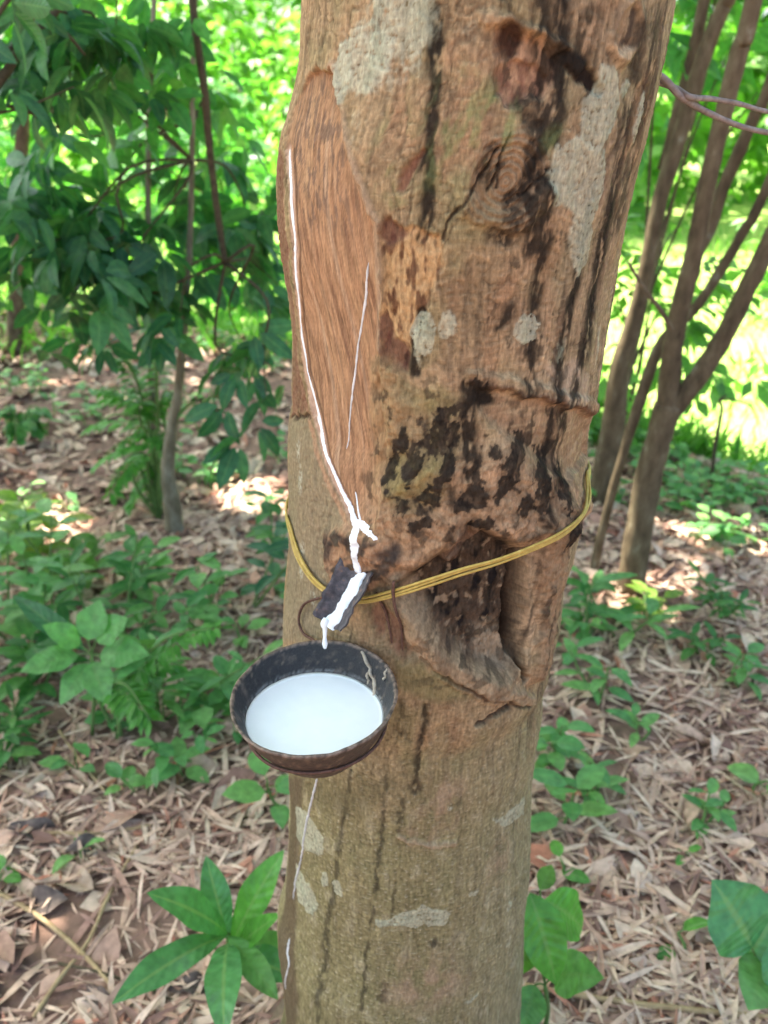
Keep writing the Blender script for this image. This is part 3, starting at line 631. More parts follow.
def ribbon(pts, w, h, n=90, seed=0, wob=.25, mid=True):
    """a bead of liquid lying on the bark: pts in photo pixels, w half width in pixels, h height in metres"""
    P = np.array([on_trunk(*p) for p in pts]); w = np.broadcast_to(np.asarray(w, float), (len(P),)) * PXM
    u = np.linspace(0, len(P) - 1, n); t = np.interp(u, np.arange(len(P)), P[:, 0]); z = np.interp(u, np.arange(len(P)), P[:, 1])
    kk = np.hanning(7); kk /= kk.sum(); t = np.convolve(np.pad(t, 3, 'edge'), kk, 'valid'); z = np.convolve(np.pad(z, 3, 'edge'), kk, 'valid')
    ww = np.interp(u, np.arange(len(P)), w) * (1 + wob * fbm(u * 5 + seed, u * 0 + seed, 3, seed))
    dt, dz = np.gradient(t) * RA, np.gradient(z); ln = np.hypot(dt, dz) + 1e-9; nx, nz = -dz / ln, dt / ln
    t = t + wob * .35 * w.mean() / RA * fbm(u * 3, u * 0 + 7, 2, seed + 5)
    a = np.linspace(-1, 1, 9); V = []
    def rad_(t0, z0):
        p = surf(t0, z0); return math.hypot(p[0] - tr_c(z0), p[1] - DAX)
    rb_ = np.array([[rad_(t[i] + q * ww[i] * nx[i] / RA, z[i] + q * ww[i] * nz[i]) for q in (-.6, -.3, 0, .3, .6)] for i in range(n)])
    rm = np.convolve(np.pad(rb_.max(1), 3, 'edge'), kk, 'valid')
    for i in range(n):
        end = min(1, min(i, n - 1 - i) / 3 + .15)
        for q in a:
            t0, z0 = t[i] + q * ww[i] * end * nx[i] / RA, z[i] + q * ww[i] * end * nz[i]; lo_ = rad_(t0, z0) - .0006
            g_ = math.sqrt(max(0, 1 - q * q)); r0 = max(lo_, lo_ * .5 + rm[i] * .5 - .0006) + (.0009 + h * g_) * min(1, g_ * 2.2) * (.3 + .7 * end)
            V.append([tr_c(z0) + r0 * math.sin(t0), DAX - r0 * math.cos(t0), z0])
    V = np.array(V); i, j = np.meshgrid(np.arange(n - 1), np.arange(8), indexing='ij')
    F = np.stack([i * 9 + j, i * 9 + j + 1, (i + 1) * 9 + j + 1, (i + 1) * 9 + j], -1).reshape(-1, 4)
    return V, F
LTX = [(287, 147), (289, 185), (294, 240), (297, 300), (300, 335), (306, 372), (314, 405), (321, 440), (331, 470), (342, 495), (352, 512), (359, 526), (361, 540), (359, 556), (361, 572)]
mb = MB(); mb.add(*ribbon(LTX, [1.0, 1.9, 1.5, 1.7, 1.4, 1.7, 1.7, 2.1, 2.1, 2.4, 2.9, 4.6, 5.8, 4.6, 5.2], .0004, 190, 3, .34))
mb.add(*ribbon([(358, 519), (366, 524), (374, 528), (383, 534)], [3, 5.0, 5, 1.5], .0002, 40, 8, .35))
mb.add(*ribbon([(353, 492), (358, 508), (363, 520)], [.5, .9, 1.2], .0002, 30, 10, .3))
mb.build('latex_stream', M['latex'], tree)['label'] = 'fresh white latex running down the tapping cut'
mb = MB(); mb.add(*ribbon([(365, 262), (362, 300), (354, 345), (349, 390), (345, 425), (342, 452)], [.9, 1.5, .9, 1.3, .8, .6], .0003, 80, 12, .8))
mb.build('dried_latex', M['latex_dry'], tree)['label'] = 'thin dried latex thread on the panel'
mb = MB(); mb.add(*ribbon([(317, 778), (313, 795), (308, 820), (303, 850), (297, 880), (294, 900)], [1.4, 1.4, 1.2, 1.2, 1, .8], .0010, 80, 13, .7))
mb.add(*ribbon([(289, 938), (287, 950), (289, 965), (286, 990)], [1.6, 2, 1.4, 1], .0010, 40, 14, .8))
mb.build('dried_latex', M['latex_dry'], tree)['label'] = 'dried latex drip below the cup'

# ------------------------------------------------------------------ cup of latex
cw = ray(314, 694)
t = .4
while True:
    p = np.array([0, 0, H]) + cw * t
    if math.hypot(p[0] - tr_c(p[2]), p[1] - DAX) < tr_r(p[2]) + .0615: break
    t += .0005
CUP = p; CR = 84 * px_size(CUP)
print('CUP', CUP, CR)
def build_cup():
    e = empty('coconut_cup', CUP - np.array([0, 0, CR * 1.16])); tag(e, 'dark coconut shell cup hanging on the trunk under the spout', 'cup')
    n, m = 160, 34
    thc = np.linspace(0, 2 * np.pi, n, endpoint=False)
    zo = np.linspace(0, 1, m)
    dep = 1.16
    def prof(s): return np.sqrt(np.maximum(1 - s, 0)) * (1 + .02 * np.sin(np.pi * s))
    tilt = R(4.0); roll = R(-3.0)
    def place(x, y, z):
        y2 = y * math.cos(tilt) - z * math.sin(tilt); z2 = y * math.sin(tilt) + z * math.cos(tilt)
        x3 = x * math.cos(roll) + z2 * math.sin(roll); z3 = -x * math.sin(roll) + z2 * math.cos(roll)
        return CUP + np.stack([x3, y2, z3], -1)
    rimn = .009 * fbm(np.cos(thc) * 2.5, np.sin(thc) * 2.5, 4, 7)
    rimz = .014 * fbm(np.cos(thc) * 3.5 + 9, np.sin(thc) * 3.5, 4, 8)
    V = []; A = []
    s = np.concatenate([np.linspace(1, 0, m), ]); 
    def shellring(s_, r_off, zoff, seed, amp):
        r = CR * (prof(s_) + r_off) * (1 + rimn * (1 - s_)) + CR * amp * fbm(np.cos(thc) * 9 + s_ * 7, np.sin(thc) * 9 + s_ * 3, 3, seed)
        z = -CR * dep * s_ + zoff + CR * rimz * max(0, 1 - 3 * s_)
        return place(r * np.cos(thc), r * np.sin(thc), z * np.ones(n))
    rings = []
    for s_ in 1 - np.linspace(.04, 1, m) ** 1.8: rings.append(shellring(s_, 0, 0, 3, .012 if s_ > .05 else .006))
    rings.append(shellring(0, -.02, CR * .012, 4, .006))
    for s_ in np.linspace(0, .9, m): rings.append(shellring(s_, -.042, 0, 5, .004))
    V = np.array(rings).reshape(-1, 3); K = len(rings)
    i, j = np.meshgrid(np.arange(K - 1), np.arange(n), indexing='ij'); j2 = (j + 1) % n
    F = np.stack([i * n + j, i * n + j2, (i + 1) * n + j2, (i + 1) * n + j], -1).reshape(-1, 4)
    inner = np.repeat((np.arange(K) > m).astype(float), n)
    x, y, z = (V - CUP).T / CR; ang = np.arctan2(y, x)
    sp = fbm(ang * 14, z * 30, 3, 13); 
    col = lerp(np.ones((len(V), 3)) * np.array([.06, .042, .03]), (.030, .028, .027), inner)
    col = lerp(col, (.2, .14, .09), sstep(.15, .5, sp) * .55 * (1 - inner)); col = lerp(col, (.25, .19, .13), sstep(.45, .6, fbm(ang * 34, z * 44, 3, 15)) * .6)
    band = inner * np.exp(-((z + .295 + .015 * fbm(ang * 5, ang * 0 + 2, 3, 23)) / .022) ** 2)
    col = lerp(col, (.30, .30, .28), band * sstep(-.35, .25, fbm(ang * 26, z * 60, 3, 24)) * .75)
    col = lerp(col, (.16, .12, .09), inner * sstep(.1, .5, fbm(ang * 5, z * 6, 3, 25)) * .5)
    top = np.abs(np.repeat(np.arange(K), n) - m) < 1.5
    col = lerp(col, (.26, .19, .14), top * sstep(-.3, .2, fbm(ang * 12, ang * 0, 3, 19)) * .8)
    mt = noise_mat('coconut_shell', [(.3, (.6, .6, .6)), (.58, g2), (.68, (1.4, 1.4, 1.4)), (.76, (3.2, 2.9, 2.6))], scale=(520, 520, 520), bump=.5, dist=.0015, rough=.55, spec=.4, attr='albedo', detail=7)
    make('shell', V, F, mt, e, attrs={'albedo': col})
    # dried drips on the inner wall at the right
    def wall(ang_, s_, off=-.05):
        r = CR * (np.sqrt(max(1 - s_, 0)) * (1 + .02 * math.sin(math.pi * s_)) + off); return place(r * math.cos(ang_), r * math.sin(ang_), -CR * dep * s_)
    mb = MB()
    for a0, s0, a1, s1, r_ in [(.95, .02, .62, .22, .0016), (.62, .2, .38, .40, .0021), (.75, .18, .70, .3, .0013), (.42, .0, .40, .12, .0012)]:
        q = np.array([wall(a0 + (a1 - a0) * f, s0 + (s1 - s0) * f) for f in np.linspace(0, 1, 6)])
        q[1:-1] += rng.normal(size=(4, 3)) * .0007
        add_tube(mb, q, np.array([.5, .9, 1, .8, 1, .4]) * r_, 7, 3, .4)
    mb.build('dried_drip', noise_mat('dried_drip', [(.3, (.3, .23, .15)), (.7, (.5, .43, .33))], scale=(200, 200, 200), bump=.3), e)
    # latex in it: level, horizontal
    lev = -.32
    Lr = CR * .828; nr = 28
    V = [[0, 0, 0]]; 
    c0 = CUP + np.array([0.0, -CR * .02, CR * lev])
    for q in np.linspace(.04, 1, nr):
        rr_ = Lr * q * (1 + .006 * fbm(np.cos(thc) * 4, np.sin(thc) * 4, 3, 77) * q)
        z = .0011 * max(0, (q - .94) / .06) ** 2 + .0002 * fbm(np.cos(thc) * 3 * q, np.sin(thc) * 3 * q, 2, 78)
        V.append(np.stack([rr_ * np.cos(thc), rr_ * np.sin(thc), z * np.ones(n)], -1))
    # underside closes the pool inside the shell
    for q in (.97, .6, .2): V.append(np.stack([Lr * q * np.cos(thc), Lr * q * np.sin(thc), np.full(n, -.0015)], -1))
    V = np.concatenate([np.array(V[0])[None]] + [v for v in V[1:]]) + c0
    K = nr + 3; i, j = np.meshgrid(np.arange(K - 1), np.arange(n), indexing='ij'); j2 = (j + 1) % n
    F = np.stack([1 + i * n + j, 1 + (i + 1) * n + j, 1 + (i + 1) * n + j2, 1 + i * n + j2], -1).reshape(-1, 4)
    jj = np.arange(n); tri = np.stack([np.zeros(n, int), 1 + jj, 1 + (jj + 1) % n], -1)
    o = make('latex', V, [F, tri], M['latex'], origin=c0); tag(o, 'pool of white liquid latex filling the coconut shell cup', 'latex')
    return place
place_cup = build_cup()

# holder wire carrying the cup
def build_holder():
    m = noise_mat('rusty_wire', [(.3, (.045, .026, .02)), (.7, (.15, .08, .055))], scale=(300, 300, 300), bump=.3, dist=.0005, rough=.7)
    mb = MB()
    a = np.linspace(0, 2 * np.pi, 49)
    s_ = .36; r = CR * (math.sqrt(1 - s_) * (1 + .02 * math.sin(math.pi * s_)) + .03)
    ring = place_cup(r * np.cos(a), r * np.sin(a), np.full(49, -CR * 1.16 * s_) + CR * .012 * np.sin(a * 3))
    e = empty('wire_cup_holder', CUP + np.array([0, CR, 0])); tag(e, 'dark rusty wire holder ringing the coconut cup and hooked to the trunk', 'wire')
    add_tube(mb, ring, .0013, 8, 2, cap=False); mb.build('ring', m, e)
    b = ring[12]
    mb = MB()
    add_tube(mb, [b, b + [0, .008, .01], spx(318, 640, .004), spx(306, 632, .003), spx(302, 618, .003), spx(306, 604, .003), spx(318, 598, .003), spx(332, 596, .002)], .0012, 8, 5); mb.build('hook', m, e)
    for P in ([(378, 590), (380, 596), (384, 612), (388, 628), (391, 645)], [(397, 575), (396, 590), (398, 606), (401, 628), (402, 652)]):
        mb = MB(); add_tube(mb, [spx(x_, y_, .004 if i < 2 else .0022) for i, (x_, y_) in enumerate(P)], [.0012, .0014, .0012, .001, .0006], 7, 4, .2); mb.build('prong', m, e)
build_holder()

# ------------------------------------------------------------------ spout
def build_spout():
    P0 = spx(361, 570, -.002); P1 = at(331, 628, P0[1] - .021)
    ax = unit(P1 - P0); L = np.linalg.norm(P1 - P0)
    side = unit(np.cross(ax, [0, 0, 1])); side = side if side[0] > 0 else -side
    up = np.cross(side, ax); up = up if up[2] > 0 else -up
    # turn the trough a little towards the viewer
    c_, s_ = math.cos(R(12)), math.sin(R(12)); side, up = side * c_ - up * s_, up * c_ + side * s_
    e = empty('tapping_spout', P0); tag(e, 'dark bent metal spout driven into the trunk below the cut', 'spout')
    n, k_ = 26, 15
    hw = 21.5 * px_size(P0)
    def pt(u, q, off):
        w = hw * (1 - .08 * u) * (1 + .05 * float(fbm(u * 5, q * 2, 3, 5))) * (1 + .10 * float(noise(u * 9, q * .5 + 3, 6)))
        hh = (abs(q) ** 2.2) * hw * (.75 if q > 0 else .5)
        tip = 0 if u < .9 else (u - .9) * 10
        return P0 + ax * L * (u - .06 * tip * abs(q) + .03 * float(fbm(q * 4, 1, 3, 9)) * (u > .5)) + side * w * q + up * (hh + off + .0016 * float(fbm(u * 5, q * 3, 4, 3)))
    top = np.array([[pt(u, q, 0) for q in np.linspace(-1, 1, k_)] for u in np.linspace(-.08, 1, n)])
    bot = np.array([[pt(u, q, -.0022) for q in np.linspace(-1, 1, k_)] for u in np.linspace(-.08, 1, n)])
    V = np.concatenate([top.reshape(-1, 3), bot.reshape(-1, 3)]); o = n * k_
    F = []
    for i in range(n - 1):
        for j in range(k_ - 1):
            F.append([i * k_ + j, i * k_ + j + 1, (i + 1) * k_ + j + 1, (i + 1) * k_ + j]); F.append([o + i * k_ + j, o + (i + 1) * k_ + j, o + (i + 1) * k_ + j + 1, o + i * k_ + j + 1])
        for j, s in ((0, 1), (k_ - 1, -1)):
            q = [i * k_ + j, (i + 1) * k_ + j, o + (i + 1) * k_ + j, o + i * k_ + j]; F.append(q if s > 0 else q[::-1])
    for i in (0, n - 1):
        for j in range(k_ - 1): F.append([i * k_ + j, o + i * k_ + j, o + i * k_ + j + 1, i * k_ + j + 1])
    mt = noise_mat('stained_tin', [(.3, (.016, .014, .015)), (.48, (.045, .04, .043)), (.58, (.08, .07, .073)), (.66, (.14, .085, .055)), (.76, (.3, .27, .25))], scale=(170, 170, 170), bump=.7, dist=.0012, rough=.55, spec=.45)
    make('trough', V, np.array(F), mt, e)
    # latex in the trough
    V = []; m_, kq = 40, 9
    for i, u in enumerate(np.linspace(-.06, 1.02, m_)):
        lo = -.33 - .2 * float(fbm(u * 5, .3, 3, 21)) + .25 * max(0, .3 - u); hi = .26 + .25 * float(fbm(u * 4, .7, 3, 23)) - .1 * max(0, .3 - u)
        sh = .22 * u - .15
        for j, q in enumerate(np.linspace(0, 1, kq)):
            qq = lo + (hi - lo) * q - sh; V.append(pt(min(u, 1.0), qq, -.0004 + .0022 * math.sqrt(max(0, 1 - (2 * q - 1) ** 2))) + ax * L * max(0, u - 1))
    V = np.array(V); i, j = np.meshgrid(np.arange(m_ - 1), np.arange(kq - 1), indexing='ij')
    F = np.stack([i * kq + j, i * kq + j + 1, (i + 1) * kq + j + 1, (i + 1) * kq + j], -1).reshape(-1, 4)
    make('latex_flow', V, F, M['latex'], e)
    tip = pt(1.0, -.38, .0006)
    mb = MB(); add_tube(mb, [tip - ax * .003, tip + ax * .001, tip + [0, -.0008, -.005], tip + [-.0003, -.001, -.012], tip + [-.0005, -.001, -.0185], tip + [-.0005, -.001, -.0225]], [.0028, .0030, .0019, .0014, .0022, .0012], 10, 4)
    mb.build('latex_drop', M['latex'], e)
build_spout()

# ------------------------------------------------------------------ yellow strap wire
def build_wire():
    m = noise_mat('yellow_plastic_wire', [(.3, (.30, .205, .04)), (.6, (.44, .32, .07)), (.75, (.55, .43, .14))], scale=(160, 160, 160), bump=.2, dist=.0005, rough=.45, spec=.4)
    PT = [(293, 528), (298, 547), (306, 563), (318, 579), (334, 591), (352, 597), (370, 597), (400, 588), (430, 576), (462, 563), (490, 553), (520, 540), (545, 526), (565, 511), (579, 495), (584, 476)]
    Q = np.array([on_trunk(*p) for p in PT]); e = empty('yellow_wire', spx(400, 588)); tag(e, 'yellow plastic wire of several strands tied around the trunk above the cup', 'wire')
    th_b = np.linspace(Q[-1, 0], Q[0, 0] + 2 * np.pi, 24)[1:-1]; z_b = np.interp(th_b, [Q[-1, 0], np.pi, Q[0, 0] + 2 * np.pi], [Q[-1, 1], (Q[-1, 1] + Q[0, 1]) / 2 - .01, Q[0, 1]])
    for k_ in range(3):
        pts = []
        hull = []
        for i, (t_, z_) in enumerate(Q):
            zz_ = z_ + (k_ - 1) * .0022 * (1 + .5 * math.sin(i * .9 + k_)); p = surf(t_, zz_, .0026 + .0006 * math.sin(i * 1.3 + k_ * 2))
            r_ = math.hypot(p[0] - tr_c(zz_), p[1] - DAX); hull.append((t_, zz_, r_))
        hull = np.array(hull)
        # the wire is taut: it spans the hollow instead of dipping into it
        r_ = hull[:, 2].copy()
        for _ in range(25):
            r2 = r_.copy(); r2[2:-2] = np.maximum(r_[2:-2], .5 * (r_[1:-3] + r_[3:-1])); r_ = r2
        for t_, zz_, q_ in zip(hull[:, 0], hull[:, 1], r_): pts.append([tr_c(zz_) + q_ * math.sin(t_), DAX - q_ * math.cos(t_), zz_])
        for t_, zz_ in zip(th_b, z_b):
            zz_ = zz_ + (k_ - 1) * .0018; q_ = tr_r(zz_) + .003; pts.append([tr_c(zz_) + q_ * math.sin(t_), DAX - q_ * math.cos(t_), zz_])
        pts.append(pts[0])
        mb = MB(); add_tube(mb, pts, 0.0011, 8, 5, cap=False); mb.build('strand', m, e)
build_wire()

# grey twisted wire leaving the trunk at the upper right
def build_grey_wire():
    m = noise_mat('grey_vine', [(.3, (.14, .115, .1)), (.7, (.32, .28, .25))], scale=(160, 160, 160), bump=.3, dist=.001, rough=.8)
    e = empty('twisted_wire', at(660, 78, DAX)); tag(e, 'grey twisted double wire running off the trunk to the upper right', 'wire')
    Y = DAX + .02
    a = [at(640, 70, Y), at(662, 77, Y), at(680, 96, Y), at(695, 106, Y + .01), at(715, 116, Y + .02), at(740, 126, Y + .03), at(770, 133, Y + .04), at(830, 142, Y + .08), at(930, 130, Y + .2)]
    b = [at(640, 74, Y), at(662, 84, Y + .005), at(676, 88, Y + .006), at(690, 97, Y), at(712, 99, Y + .02), at(740, 104, Y + .03), at(770, 112, Y + .05), at(830, 118, Y + .1), at(930, 124, Y + .2)]
    mb = MB(); add_tube(mb, a, [.0026, .0026, .0026, .0024, .0022, .002, .002, .002, .002], 8, 6, .15); mb.build('strand', m, e)
    mb = MB(); add_tube(mb, b, [.0018, .0018, .002, .0022, .002, .0018, .0018, .0018, .002], 8, 6, .15); mb.build('strand', m, e)
build_grey_wire()

# ------------------------------------------------------------------ overhead crowns (they shade the place)
GAPS = [gp(250, 500), gp(285, 512), gp(700, 535), gp(745, 545), gp(30, 535), gp(430, 400), gp(650, 600)]
GAPR = [.10, .09, .06, .04, .16, .2, .06]
ts = np.array(to_sun)
def thin_for_light(p):
    """drop the leaves whose shadow would fall in the sun flecks on the ground"""
    keep = np.ones(len(p), bool)
    for g_, r_ in zip(GAPS, GAPR):
        v = p - (g_ + [0, 0, .05]); al = v @ ts; dd = np.linalg.norm(v - al[:, None] * ts, axis=1)
        ang = np.arctan2(v[:, 0], v[:, 1])
        keep &= dd > .1 + r_ * (1.25 + .5 * np.sin(ang * 3 + r_ * 90))
    return p[keep]
def crown(parent, c, r, n, seed, mat='mid_leaf', L=.17, name='crown', k=60):
    mb = MB(); p = clump_points(c, r, n, k, seed, .3); p = p[p[:, 2] > 2.6]; p = thin_for_light(p)
    trifoliate(mb, p, L, seed, nl=2, na=2, W=.45, down=.5); return mb.build(name, M[mat], parent)
mb = MB()
add_tube(mb, [(tr_c(4.4), DAX, 4.4), (.0, 1.2, 4.9), (-.3, 1.9, 5.3)], [.07, .05, .03], 10, 4); mb.build('limb', M['grey_bark'], tree)
mb = MB(); add_tube(mb, [(tr_c(4.4), DAX, 4.4), (.6, .9, 5.0), (1.0, 1.6, 5.4)], [.06, .045, .03], 10, 4); mb.build('limb', M['grey_bark'], tree)
crown(tree, (-.7, 3.2, 5.2), (2.6, 2.2, 1.0), 9500, 5)

# ------------------------------------------------------------------ trees behind
def stem(mb, px_pts, Y, w_px, sides=14, top=None, rough=.18, seed=0, lean=0.0):
    """px_pts on a trunk standing at distance Y; w_px = full widths in photo pixels"""
    pts = [at(x, y, Y + lean * i) for i, (x, y) in enumerate(px_pts)]
    w = [a * px_size(p) / 2 for a, p in zip(np.broadcast_to(w_px, len(pts)), pts)]
    if top is not None:
        dd = unit(unit(pts[-1] - pts[-3]) + [0, .06, .25])
        for i_, (q, ww) in enumerate(top):
            pts.append(pts[-1] + unit(dd + [.05 * i_, .05, 0]) * (.7 + .7 * i_)); w.append(min(ww, w[-1] * .85))
    add_tube(mb, pts, w, sides, 6, rough, seed); return pts
def base_pt(px, py):
    p = gp(px, py); return p
def right_trees():
    # forked tree
    b = base_pt(630, 588); Y = b[1]
    e = empty('forked_tree', b); tag(e, 'slender forked rubber tree with grey brown bark right of the trunk', 'tree')
    mb = MB(); p = stem(mb, [(628, 600), (633, 570), (640, 525), (648, 480), (658, 440), (668, 405)], Y, [32, 28, 26, 26, 26, 28], seed=1); mb.build('trunk', M['grey_bark'], e)
    mb = MB(); q = stem(mb, [(664, 425), (669, 385), (673, 345), (681, 305), (694, 255), (706, 190), (722, 120), (740, 50), (756, -10)], Y, [22, 21, 20, 19, 18, 18, 18, 18, 18], top=[((1.25, Y + .3, 2.3), .035), ((1.5, Y + .7, 4.0), .03)], seed=2); mb.build('stem', M['grey_bark'], e)
    mb = MB(); stem(mb, [(668, 418), (684, 395), (703, 370), (724, 335), (745, 293), (768, 245), (800, 170)], Y, [20, 20, 20, 19, 18, 18, 18], top=[((1.5, Y + .1, 1.9), .03), ((2.2, Y + .5, 3.8), .025)], seed=3); mb.build('stem', M['grey_bark'], e)
    mb = MB(); stem(mb, [(690, 268), (708, 232), (724, 186), (740, 150), (756, 112), (775, 70)], Y + .12, [12, 13, 13, 13, 12, 12], top=[((1.5, Y + .5, 2.4), .018)], seed=4); mb.build('branch', M['grey_bark'], e)
    crown(e, (1.9, 3.6, 4.6), (1.5, 1.4, .9), 1800, 21)
    # leaning tree behind it
    b = base_pt(604, 500); Y = b[1]
    e = empty('leaning_tree', b); tag(e, 'leaning dark brown tree just behind the right edge of the trunk', 'tree')
    mb = MB(); stem(mb, [(600, 515), (606, 470), (614, 420), (621, 365), (633, 325), (647, 270), (660, 200), (676, 150), (692, 95), (706, 50), (724, 5), (738, -30)], Y, [32, 26, 23, 20, 17, 16, 16, 16, 16, 16, 16, 16], top=[((2.0, Y + .4, 2.6), .05), ((2.3, Y + 1, 4.3), .04)], seed=5); mb.build('trunk', M['grey_bark'], e)
    mb = MB(); stem(mb, [(663, 190), (676, 120), (692, 60), (706, -10)], Y + .1, [11, 13, 13, 12], top=[((1.6, Y + .5, 2.4), .02)], seed=6); mb.build('branch', M['grey_bark'], e)
    crown(e, (1.9, 5.0, 4.9), (1.9, 1.4, .9), 2200, 22)
    # thin stem with crossing branch
    b = base_pt(588, 592); Y = b[1]
    e = empty('thin_tree', b); tag(e, 'thin leaning stem between the thick trunk and the forked tree', 'tree')
    mb = MB(); stem(mb, [(588, 600), (598, 550), (610, 500), (624, 452), (640, 400), (658, 350), (678, 325), (700, 302), (724, 265), (744, 230), (770, 180)], Y + .1, [10, 9, 9, 9, 12, 12, 11, 10, 10, 10, 10], top=[((1.35, Y + .3, 2.2), .02), ((1.9, Y + .6, 3.6), .015)], seed=7); mb.build('trunk', M['grey_bark'], e)
    mb = MB(); stem(mb, [(628, 262), (645, 290), (662, 312), (672, 330)], Y - .1, [3, 4, 5, 5], seed=8); mb.build('branch', M['grey_bark'], e)
    pts = clump_points((1.9, Y + .6, 3.7), (.6, .6, .4), 120, 8, 31)
    mb = MB(); trifoliate(mb, pts, .13, 31, nl=3); mb.build('crown', M['mid_leaf'], e)
    # small bare sapling in the meadow
    b = base_pt(711, 486); Y = b[1]
    e = empty('bare_sapling', b); tag(e, 'thin crooked bare sapling in the sunlit grass at the right', 'sapling')
    mb = MB(); stem(mb, [(711, 488), (714, 455), (719, 425), (722, 410), (720, 400), (726, 396)], Y, [4, 4, 3.5, 3, 3, 2], seed=9); mb.build('stem', M['twig'], e)
    mb = MB(); stem(mb, [(720, 400), (735, 400), (752, 406)], Y, [2, 2, 1.5], seed=9); mb.build('branch', M['twig'], e)
right_trees()

def spray(e, mbs, start, blobs, Y, leafpx, seed, mat, twig=True, W=.42, down=.75, nl=5):
    """leafy low branches: blobs are (px, py, dY, rx_px, ry_px, count)"""
    ml, mt = MB(), MB(); g = np.random.default_rng(seed)
    for k_, (x, y, dY, rx, ry, n) in enumerate(blobs):
        c = at(x, y, Y + dY); s = px_size(c)
        pts = clump_points(c, (rx * s, .28, ry * s), n, max(3, n // 5), seed + k_, .3)
        trifoliate(ml, pts, leafpx * s, seed + k_, W=W, down=down, nl=nl)
        if twig:
            st = np.array(start, float)
            for _ in range(max(1, n // 40)):
                q = pts[g.integers(0, len(pts))]; mid_ = (st + q) / 2 + g.normal(size=3) * .04 + [0, 0, .05]
                add_tube(mt, [st, mid_, (mid_ + q) / 2 + g.normal(size=3) * .03, q], [.0045, .0035, .0025, .0012], 6, 4)
    o = ml.build('crown', M[mat], e)
    if twig and mt.n: mt.build('twigs', M['twig'], e)
def left_trees():
    b = base_pt(174, 532); Y = b[1]
    e = empty('pale_sapling', b); tag(e, 'pale grey sapling left of the trunk with low dark drooping leaves', 'tree')
    mb = MB(); p = stem(mb, [(175, 538), (172, 505), (168, 470), (172, 430), (178, 395), (182, 350), (186, 300), (190, 240), (192, 160), (193, 60), (196, -40)], Y, [20, 17, 14, 12, 10, 8, 7, 6, 6, 5, 5], top=[((-.5, Y + .2, 2.3), .02), ((-.4, Y + .3, 3.4), .012)], seed=11); mb.build('trunk', M['pale_bark'], e)
    spray(e, None, at(192, 160, Y), [(60, 60, -.5, 70, 60, 34), (30, 250, -.35, 60, 60, 56), (110, 240, -.2, 60, 50, 48), (190, 220, .2, 60, 60, 30), (150, 300, -.2, 40, 28, 22), (245, 220, .3, 34, 50, 16), (40, 190, -.1, 60, 60, 30)], Y, 41, 101, 'dark_leaf')
    spray(e, None, at(192, 120, Y), [(150, 90, -.1, 80, 60, 30), (90, 165, .1, 80, 50, 30), (230, 150, .3, 40, 60, 20), (200, 40, .2, 60, 40, 14)], Y, 36, 121, 'mid_leaf')  # brighter leaf colour stands in for backlight on the middle sprays
    # hanging spray of leaves next to the trunk
    b2 = base_pt(156, 512); Y2 = b2[1]
    e = empty('slim_sapling', b2); tag(e, 'slim pale sapling just left of the pale grey sapling with the hanging leaf spray', 'tree')
    mb = MB(); stem(mb, [(157, 518), (155, 480), (153, 430), (153, 390), (151, 340), (150, 280), (148, 200), (150, 100), (155, -30)], Y2, [10, 9, 8, 9, 8, 7, 6, 6, 5], top=[((-.7, Y2 + .1, 2.4), .015)], seed=12); mb.build('trunk', M['pale_bark'], e)
    spray(e, None, at(225, 262, Y2 - .3), [(255, 345, -.35, 34, 30, 12), (230, 375, -.4, 30, 18, 7), (262, 392, -.4, 22, 20, 6), (262, 300, -.3, 30, 26, 10), (200, 300, -.3, 40, 26, 10), (120, 320, -.3, 44, 16, 9)], Y2, 36, 140, 'dark_leaf', down=.9)
    mb = MB(); stem(mb, [(190, -20), (197, 40), (204, 85), (208, 130), (212, 170), (218, 215), (225, 262)], Y2 - .3, [9, 8, 8, 8, 7, 7, 6], seed=13, sides=10); mb.build('branch', M['twig'], e)
    # brown tree on the bank at far left
    b = base_pt(14, 352); Y = b[1]
    e = empty('bank_tree', b); tag(e, 'brown tree trunk on the grassy bank at the far left', 'tree')
    mb = MB(); stem(mb, [(13, 362), (15, 330), (17, 290), (20, 200), (24, 100), (30, -10)], Y, [22, 17, 15, 14, 13, 13], top=[((-1.9, Y + .2, 2.6), .05), ((-2.2, Y + .5, 4.6), .03)], seed=14); mb.build('trunk', M['grey_bark'], e)
    crown(e, (-3.1, 5.1, 5.0), (2.5, 1.9, 1.0), 7500, 23)
    # one larger tree whose trunk is just outside the left edge: its twigs hang into the top left corner
    b = np.array([-1.15, 1.55, 0]); b[2] = terrain(b[0], b[1])
    e = empty('leafy_tree', b); tag(e, 'big dark leaves on twigs hanging in at the top left corner', 'tree')
    mb = MB(); add_tube(mb, [b, b + [.02, 0, 1], b + [.06, .05, 2.2], b + [0, .2, 3.6], b + [-.2, .6, 4.6]], [.05, .045, .04, .035, .02], 12, 5, .15); mb.build('trunk', M['grey_bark'], e)
    mb = MB(); add_tube(mb, [b + [.03, 0, 1.45], at(-60, 100, 1.5), at(30, 38, 1.6), at(70, -5, 1.65)], [.012, .009, .007, .004], 8, 5)
    add_tube(mb, [at(30, 38, 1.6), at(60, 30, 1.6), at(85, 55, 1.62)], [.005, .004, .002], 6, 4); mb.build('branch', M['twig'], e)
    spray(e, None, at(-60, 100, 1.5), [(30, 15, .05, 50, 24, 9), (10, 115, .0, 22, 34, 8), (70, 40, .1, 36, 30, 8), (-30, 60, .1, 30, 40, 6), (110, 70, .25, 30, 30, 7), (150, 20, .4, 40, 24, 8)], 1.55, 52, 170, 'dark_leaf', twig=True, W=.4, down=.8, nl=6)
    crown(e, (-2.6, 2.7, 5.0), (1.9, 1.7, .9), 4200, 25)
left_trees()

